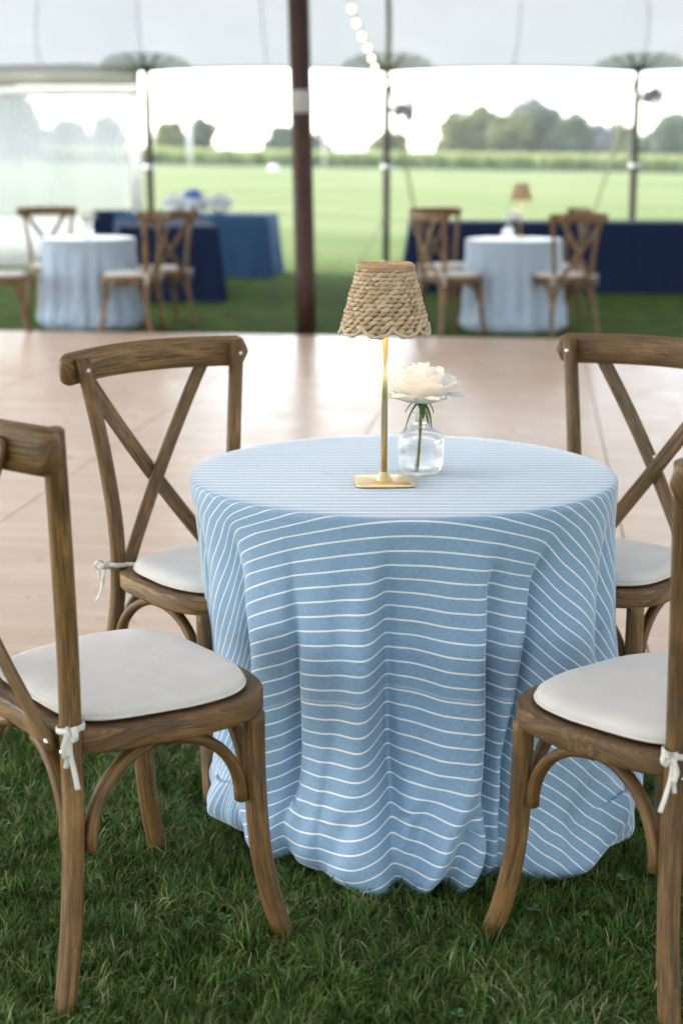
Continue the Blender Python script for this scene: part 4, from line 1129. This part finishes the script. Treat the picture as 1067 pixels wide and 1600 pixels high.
# ------------------------------------------------------------------ foreground grass
def on_floor(x, y):
    d = Matrix.Rotation(-FA, 2) @ Vector((x - fo.x, y - fo.y)); return d.y > -.06
def grass(x0, x1, y0, y1, dens, seed, hmin, hmax, name, label):
    rs = np.random.RandomState(seed); n = int((x1 - x0) * (y1 - y0) * dens)
    x = rs.uniform(x0, x1, n); y = rs.uniform(y0, y1, n)
    # clumping
    ca, sa = math.cos(-FA), math.sin(-FA)
    ly = sa * (x - fo.x) + ca * (y - fo.y)
    den = np.array([noise.noise(Vector((a * 3.5, b * 3.5, 4))) + .6 * noise.noise(Vector((a * 11, b * 11, 2))) for a, b in zip(x, y)])
    keep = (ly < -.05) & (np.hypot(x - TX, y - TY) > .40) & (rs.uniform(0, 1, n) < .80 + .9 * den)
    x, y = x[keep], y[keep]; n = len(x)
    cl_ = np.array([noise.noise(Vector((a * 5, b * 5, 1))) for a, b in zip(x, y)])
    cl2 = np.array([noise.noise(Vector((a * 14, b * 14, 7))) for a, b in zip(x, y)])
    h = rs.uniform(hmin, hmax, n) * (1 + .5 * cl_ + .4 * cl2); w_ = rs.uniform(.0008, .0018, n)
    th = 2.2 * PI * cl2 + rs.normal(0, 1.2, n); lean = np.clip(rs.normal(.75, .35, n) + .35 * cl_, .1, 1.45)
    an = rs.uniform(0, 2 * PI, n); sx, sy = np.cos(an) * w_, np.sin(an) * w_
    dx, dy = np.cos(th), np.sin(th)
    pts = []
    for q, wd in ((0, 1.0), (.38, .95), (.72, .7), (1.0, .0)):
        l = lean * (q ** 1.4); r = h * (np.sin(l) * q); z = h * q * np.cos(l) - .004
        cx, cy = x + dx * r, y + dy * r
        if wd > 0:
            pts.append(np.stack([cx - sx * wd, cy - sy * wd, z], 1)); pts.append(np.stack([cx + sx * wd, cy + sy * wd, z], 1))
        else: pts.append(np.stack([cx, cy, z], 1))
    V = np.stack(pts, 1).reshape(-1, 3)
    base = np.arange(n)[:, None] * 7
    q1 = np.concatenate([base + np.array([[0, 1, 3]]), base + np.array([[0, 3, 2]]), base + np.array([[2, 3, 5]]), base + np.array([[2, 5, 4]]), base + np.array([[4, 5, 6]])])
    r = rs.uniform(0, 1, n) ** 1.1 * .92; dry = rs.uniform(0, 1, n) < .06; r[dry] = rs.uniform(.93, 1, dry.sum())
    r = np.clip(r + .12 * cl_, 0, 1)
    me = bpy.data.meshes.new(name); me.vertices.add(len(V)); me.vertices.foreach_set('co', V.ravel().astype(np.float32))
    nf = len(q1); me.loops.add(nf * 3); me.loops.foreach_set('vertex_index', q1.ravel().astype(np.int32)); me.polygons.add(nf)
    me.polygons.foreach_set('loop_start', np.arange(0, nf * 3, 3, dtype=np.int32)); me.update(calc_edges=True); me.materials.append(M['blade'])
    me.polygons.foreach_set('use_smooth', np.ones(nf, bool))
    a = me.attributes.new('rnd', 'FLOAT', 'POINT'); a.data.foreach_set('value', np.repeat(r, 7).astype(np.float32))
    return tag(link(name, me), label, 'grass', kind='stuff')
grass(-1.35, 1.5, 1.75, 4.7, 46000, 1, .024, .062, 'grass', 'dark green blades of trodden lawn under the near table and chairs')
# small clover leaves among the blades
rs = random.Random(4); mb = MB()
for i in range(110):
    x, y = rs.uniform(-.9, 1.1), rs.uniform(1.9, 3.3)
    if math.hypot(x - TX, y - TY) < .5: continue
    z = rs.uniform(.02, .04); r = rs.uniform(.005, .010); a0 = rs.uniform(0, 6)
    for k_ in range(3):
        a = a0 + k_ * 2.09; c = Vector((x + math.cos(a) * r, y + math.sin(a) * r, z)); t1 = Vector((math.cos(a), math.sin(a), .25)) * r; t2 = Vector((-math.sin(a), math.cos(a), 0)) * r * .75
        mb.add([c - t1, c + t2 - t1 * .2, c + t2 * .7 + t1 * .8, c + t1 * .75, c - t2 * .7 + t1 * .8, c - t2 - t1 * .2], [(0, 1, 2, 3), (0, 3, 4, 5)])
tag(mb.obj('clover', M['clover']), 'scattered small clover leaves in the near lawn', 'clover', kind='stuff')

# ------------------------------------------------------------------ evening air
hz = MB().add(*box(-262, 262, -35, 422, -5.5, 21)).obj('haze', None, None, False)
k = NT('haze_air'); k.t.nodes.remove(k.b)
pv = k.n('VolumePrincipled'); pv.inputs['Density'].default_value = .00026; pv.inputs['Color'].default_value = (.95, .97, 1, 1)
k.l(pv.outputs[0], k.out.inputs['Volume']); hz.data.materials.append(k.m)
tag(hz, 'thin pale evening haze over the field', 'haze', kind='stuff')
